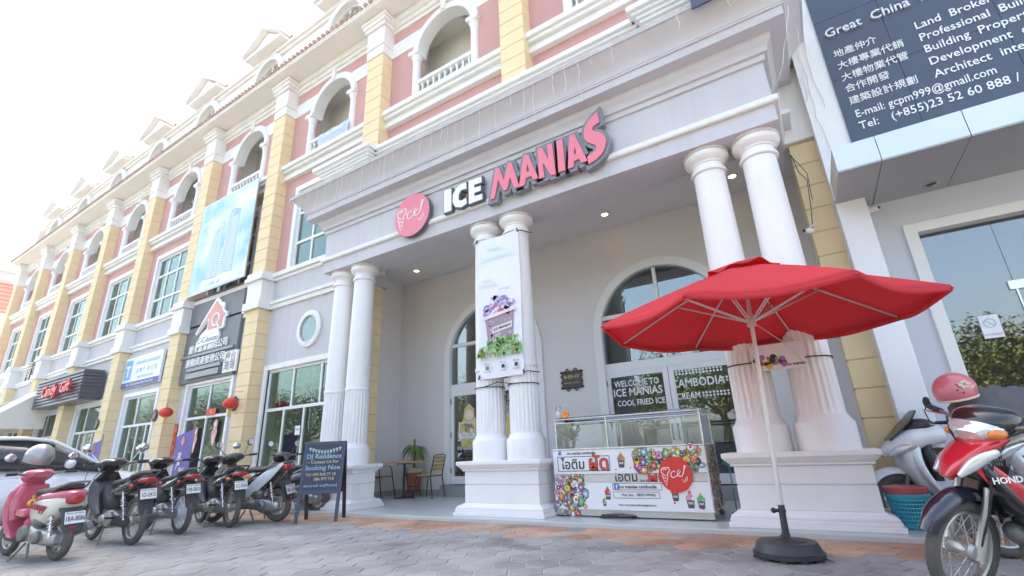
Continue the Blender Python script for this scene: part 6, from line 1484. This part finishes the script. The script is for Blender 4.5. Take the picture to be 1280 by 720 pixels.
# ------------------------------------------------------------------ string lights
FL = mat('pale_wire', (.68,.64,.56), .6); rn = random.Random(21)
def icicles(label, x0, x1, y, z, lo, hi, step, wavy=.012):
    p = thing('string_lights', label, 'string lights', ((x0+x1)/2, y, z)); m = MB(); xc = (x0+x1)/2; x = x0
    m.tube([(x0-xc+ (x1-x0)*k/40, .006*sin(k*2.1), .01*sin(k*1.7)) for k in range(41)], .006, 5)
    while x < x1:
        L = rn.uniform(lo, hi); n = max(4, int(L/.12)); m.tube([(x-xc+wavy*sin(k*1.9+x*7), .01*sin(k*1.3), -L*k/n) for k in range(n+1)], .0036, 4)
        for k in range(1, n+1): m.ball((x-xc+wavy*sin(k*1.9+x*7), .01*sin(k*1.3)-.004, -L*k/n), .008, .008, .013, 5, 4)
        x += step*rn.uniform(.5, 1.6)
    m.build('wire', FL, p); return p
icicles('pale icicle string lights hanging along the grey porch cornice', -1.1, 6.3, -.985, 6.56, .20, .80, .24)
icicles('pale string lights along the right end of the grey porch cornice', 6.5, 8.6, -.985, 6.56, .2, .45, .6)
icicles('long pale string light strands hanging in front of the oval window shopfront', -2.3, -.95, -.10, 5.15, 1.6, 4.2, .17, .02)

# ------------------------------------------------------------------ awnings, palm, far houses, security cameras
def awning(loc, w, top, low, out, label):
    aw = thing('awning', label, 'awning', loc, 0, 'cream shopfront awnings')
    m = MB(); m.poly([(-w,-.1,top),(w,-.1,top),(w,-out,low),(-w,-out,low)], (0,.03,.05)); m.build('canvas', mat('cream_canvas', (.76,.73,.66), .8), aw, smooth=0)
    for x in (-w, w): m = MB(); m.poly([(x,-.1,top-.02),(x,-out+.02,low),(x,-out+.02,low-.32),(x,-.1,low-.32)], (.02*(1 if x < 0 else -1),0,0)); m.build('cheek', MATS['cream_canvas'], aw, smooth=0)
    m = MB(); m.poly([(-w,-out,low),(w,-out,low),(w,-out,low-.32),(-w,-out,low-.32)], (0,.02,0)); m.build('valance', MATS['cream_canvas'], aw, smooth=0)
awning((-22.4,.95,0), 1.55, 4.5, 2.95, 1.9, 'sloping cream awning just beyond the black slatted sign')
awning((-26.6,.95,0), 2.0, 4.3, 3.0, 2.6, 'pale awning further along the terrace at the left edge')
pm = thing('palm_bush', 'feathery green palm bush behind the white car', 'plant', (-15.2,-.6,0))
rn = random.Random(9); m = MB()
for k in range(34):
    a = rn.uniform(0,2*pi); L = rn.uniform(1.0,1.9); d = Vector((cos(a),sin(a),0)); sd = Vector((-sin(a),cos(a),0)); pr = None
    for i in range(12):
        t = i/11; c = Vector((0,0,1.1))+d*L*t*.8+Vector((0,0,L*(.9*t-1.0*t*t)))
        if i > 1:
            for s in (-1, 1):
                w = .34*sin(pi*min(.95,t+.1)); q = c+sd*s*w+d*w*.6-Vector((0,0,w*.4)); m.quad(c, c+d*.05, q+d*.02, q)
m.build('fronds', LEAF, pm, smooth=180)
m = MB(); m.tube([(0,0,0),(.03,0,.6),(0,0,1.2)], [.10,.09,.07], 10); m.build('trunk', STEM, pm)
HZ = mat('grey_block_render', (.42,.43,.43), .8, var=.1); 
gb = thing('grey_building', 'grey flat roofed building beyond the far end of the terrace', 'building', (-68,10,0))
m = MB(); m.box(-6,6,-9,9,0,21.0); m.box(-6.3,6.3,-9.3,9.3,21.0,21.7); m.build('wall', HZ, gb, smooth=0)
m = MB()
for f in range(6):
    for i in range(7): m.box(5.98,6.06,-8+i*2.4,-6.9+i*2.4,2+f*3.2,3.8+f*3.2)
    for i in range(5): m.box(-5+i*2.2,-3.8+i*2.2,-9.06,-8.98,2+f*3.2,3.8+f*3.2)
m.build('window_rows', TEAL, gb, smooth=0)
rh = thing('red_roof_house', 'pale house with a red tiled roof beyond the far end of the terrace', 'house', (-45,3.2,0))
m = MB(); m.box(-3.4,3.4,-3.6,3.6,0,11.6); m.box(-3.7,3.7,-3.9,3.9,11.6,12.0); m.build('wall', WHITE, rh, smooth=0)
m = MB(); m.loft([[(-3.9,-4.1,12.0),(3.9,-4.1,12.0),(3.9,4.1,12.0),(-3.9,4.1,12.0)], [(-2.6,-2.8,14.5),(2.6,-2.8,14.5),(2.6,2.8,14.5),(-2.6,2.8,14.5)]]); rf = m.build('roof', mat('bright_red_tile', (.55,.17,.12), .7, var=.25, scale=3), rh, smooth=0)
m = MB(); m.box(-2.7,2.7,-2.9,2.9,14.5,14.75)
for k in range(7):
    z = 12.15+k*.35; d = 3.9-k*.181; m.tube([(-d,-d-.2,z),(d,-d-.2,z),(d,d+.2,z)], .04, 4)
m.build('roof_trim', mat('pale_red_tile', (.66,.34,.28), .7), rf, smooth=0)
m = MB()
for z in (2,5.5,9.0):
    for y in (-2,1.5): m.box(3.38,3.45,y-.6,y+.6,z,z+1.5)
    for x in (-2,1): m.box(x-.6,x+.6,-3.65,-3.58,z,z+1.5)
m.build('window', TEAL, rh, smooth=0)
def seccam(loc, rz, label):
    p = thing('security_camera', label, 'security camera', loc, rz); m = MB(); m.tube([(0,0,0),(.10,0,-.01),(.14,0,-.012)], [.032,.034,.030], 14); m.build('body', FRAME, p)
    m = MB(); m.tube([(.141,0,-.012),(.146,0,-.012)], .024, 14); m.build('lens', BLACK, p); m = MB(); m.tube([(.04,0,.02),(.02,0,.06),(0,.08,.07)], .012, 8); m.build('bracket', FRAME, p)
seccam((9.06,.80,3.72), R(-35), 'small white security camera under the metal canopy of the neighbouring shop')
seccam((8.40,.60,3.55), R(-130), 'small white security camera by the porch beside the right hand columns')
m = MB(); m.tube([(8.40,.62,4.75),(8.43,.60,4.45),(8.50,.60,4.3),(8.46,.60,3.9),(8.42,.62,3.6)], .006, 6); m.tube([(8.38,.62,4.75),(8.44,.58,4.6),(8.52,.60,4.4),(8.50,.62,4.0)], .005, 6)
tag(m.build('loose_cable', RUBBER), 'loose black cables dangling above the camera by the right columns', 'cable')
# trees across the street, seen in the glass
def tree(loc, h, w, seed, label):
    g = thing('street_tree', label, 'tree', loc, 0, 'trees across the street'); rn = random.Random(seed)
    m = MB(); m.tube([(0,0,0),(.1,0,h*.2),(-.05,.1,h*.42),(.1,0,h*.7)], [.28,.22,.17,.08], 10)
    cl = []
    for k in range(16):
        a = rn.uniform(0,2*pi); r = w*.5*math.sqrt(rn.random())*.8; c = Vector((r*cos(a), r*sin(a), h*rn.uniform(.38,.85))); cl.append((c, w*rn.uniform(.16,.28))); m.tube([(0,0,h*.3), tuple(c*.6+Vector((0,0,h*.12))), tuple(c)], [.1,.06,.02], 6)
    m.build('trunk', STEM, g); m = MB()
    for c, r in cl:
        for q in range(620):
            d = Vector((rn.gauss(0,1), rn.gauss(0,1), rn.gauss(0,.8))); d.normalize(); p = c+d*r*rn.random()**.45; u = Vector((rn.gauss(0,1), rn.gauss(0,1), rn.gauss(0,.6))).normalized(); v = u.orthogonal().normalized(); s = rn.uniform(.06,.13)
            m.quad(p-u*s, p-v*s*.5, p+u*s, p+v*s*.5)
    m.build('crown', mat('tree_foliage', (.105,.125,.035), .6, var=.3, scale=2, island=.4), g, smooth=0)
for i, (x, y, h, w, l) in enumerate([
        (8.5,-19.5,6.6,6.5,'bushy street tree reflected in the neighbouring shop window'), (14.5,-20,5.8,6.0,'rounded street tree opposite the metal canopy'),
        (3.2,-20,8.0,7.5,'broad street tree opposite the red parasol'), (-2.6,-20.5,7.6,7.0,'street tree reflected in the middle of the right porch door'),
        (-9,-20,8.2,7.5,'tall street tree opposite the round window bay'), (-16,-21,7.4,7.5,'street tree reflected in the left porch door'),
        (-24,-22,8,8.5,'street tree opposite the black slatted sign')]):
    tree((x,y,0), h, w, 30+i, l)
for i, (x, h, w, l) in enumerate([(-33,8,9,'far street tree reflected in the round window bay shopfront'),(-43,7.5,10,'far street tree reflected in the emblem shop glass'),(-55,9,11,'farthest street tree but one along the opposite pavement'),(-68,9,12,'farthest street tree along the opposite pavement')]):
    tree((x,-20,0), h, w, 50+i, l)

# stray wires between the porch cornice and the neighbouring wall
m = MB()
for pts in ([(8.70,-.70,6.1),(8.62,-.62,5.75),(8.45,-.45,5.35),(8.30,-.38,5.16)], [(8.78,-.2,6.2),(8.74,-.1,5.6),(8.72,.3,5.3),(8.76,.55,5.9)], [(8.80,.55,6.6),(8.84,.585,5.9),(8.80,.585,5.2),(8.88,.585,4.4)], [(8.95,.585,6.9),(8.90,.585,6.0),(8.93,.585,5.3)]):
    P = [Vector(p) for p in pts]; Q = []
    for k in range(len(P)-1):
        for q in range(6): t = q/6; Q.append(P[k].lerp(P[k+1], t)+Vector((.012*sin(k*3+q), .004*cos(q*2), 0)))
    m.tube(Q+[P[-1]], .004, 5)
tag(m.build('stray_wire', FL), 'thin pale wires trailing from the porch cornice to the neighbouring white wall', 'wire')
# thin haze volume added to wash out the view and lift the shadows
hz = MB(); hz.box(-155, 155, -155, 155, -1.4, 24); ho = hz.build('haze', [], smooth=0); ho['kind'] = 'stuff'
hm = bpy.data.materials.new('added_haze'); hm.use_nodes = True; hn = hm.node_tree; hn.nodes.clear(); ou = hn.nodes.new('ShaderNodeOutputMaterial'); hv_ = hn.nodes.new('ShaderNodeVolumePrincipled')
hv_.inputs['Color'].default_value = (.93, .92, .91, 1); hv_.inputs['Density'].default_value = .003; hv_.inputs['Anisotropy'].default_value = .55
hn.links.new(hv_.outputs[0], ou.inputs['Volume']); ho.data.materials.append(hm)
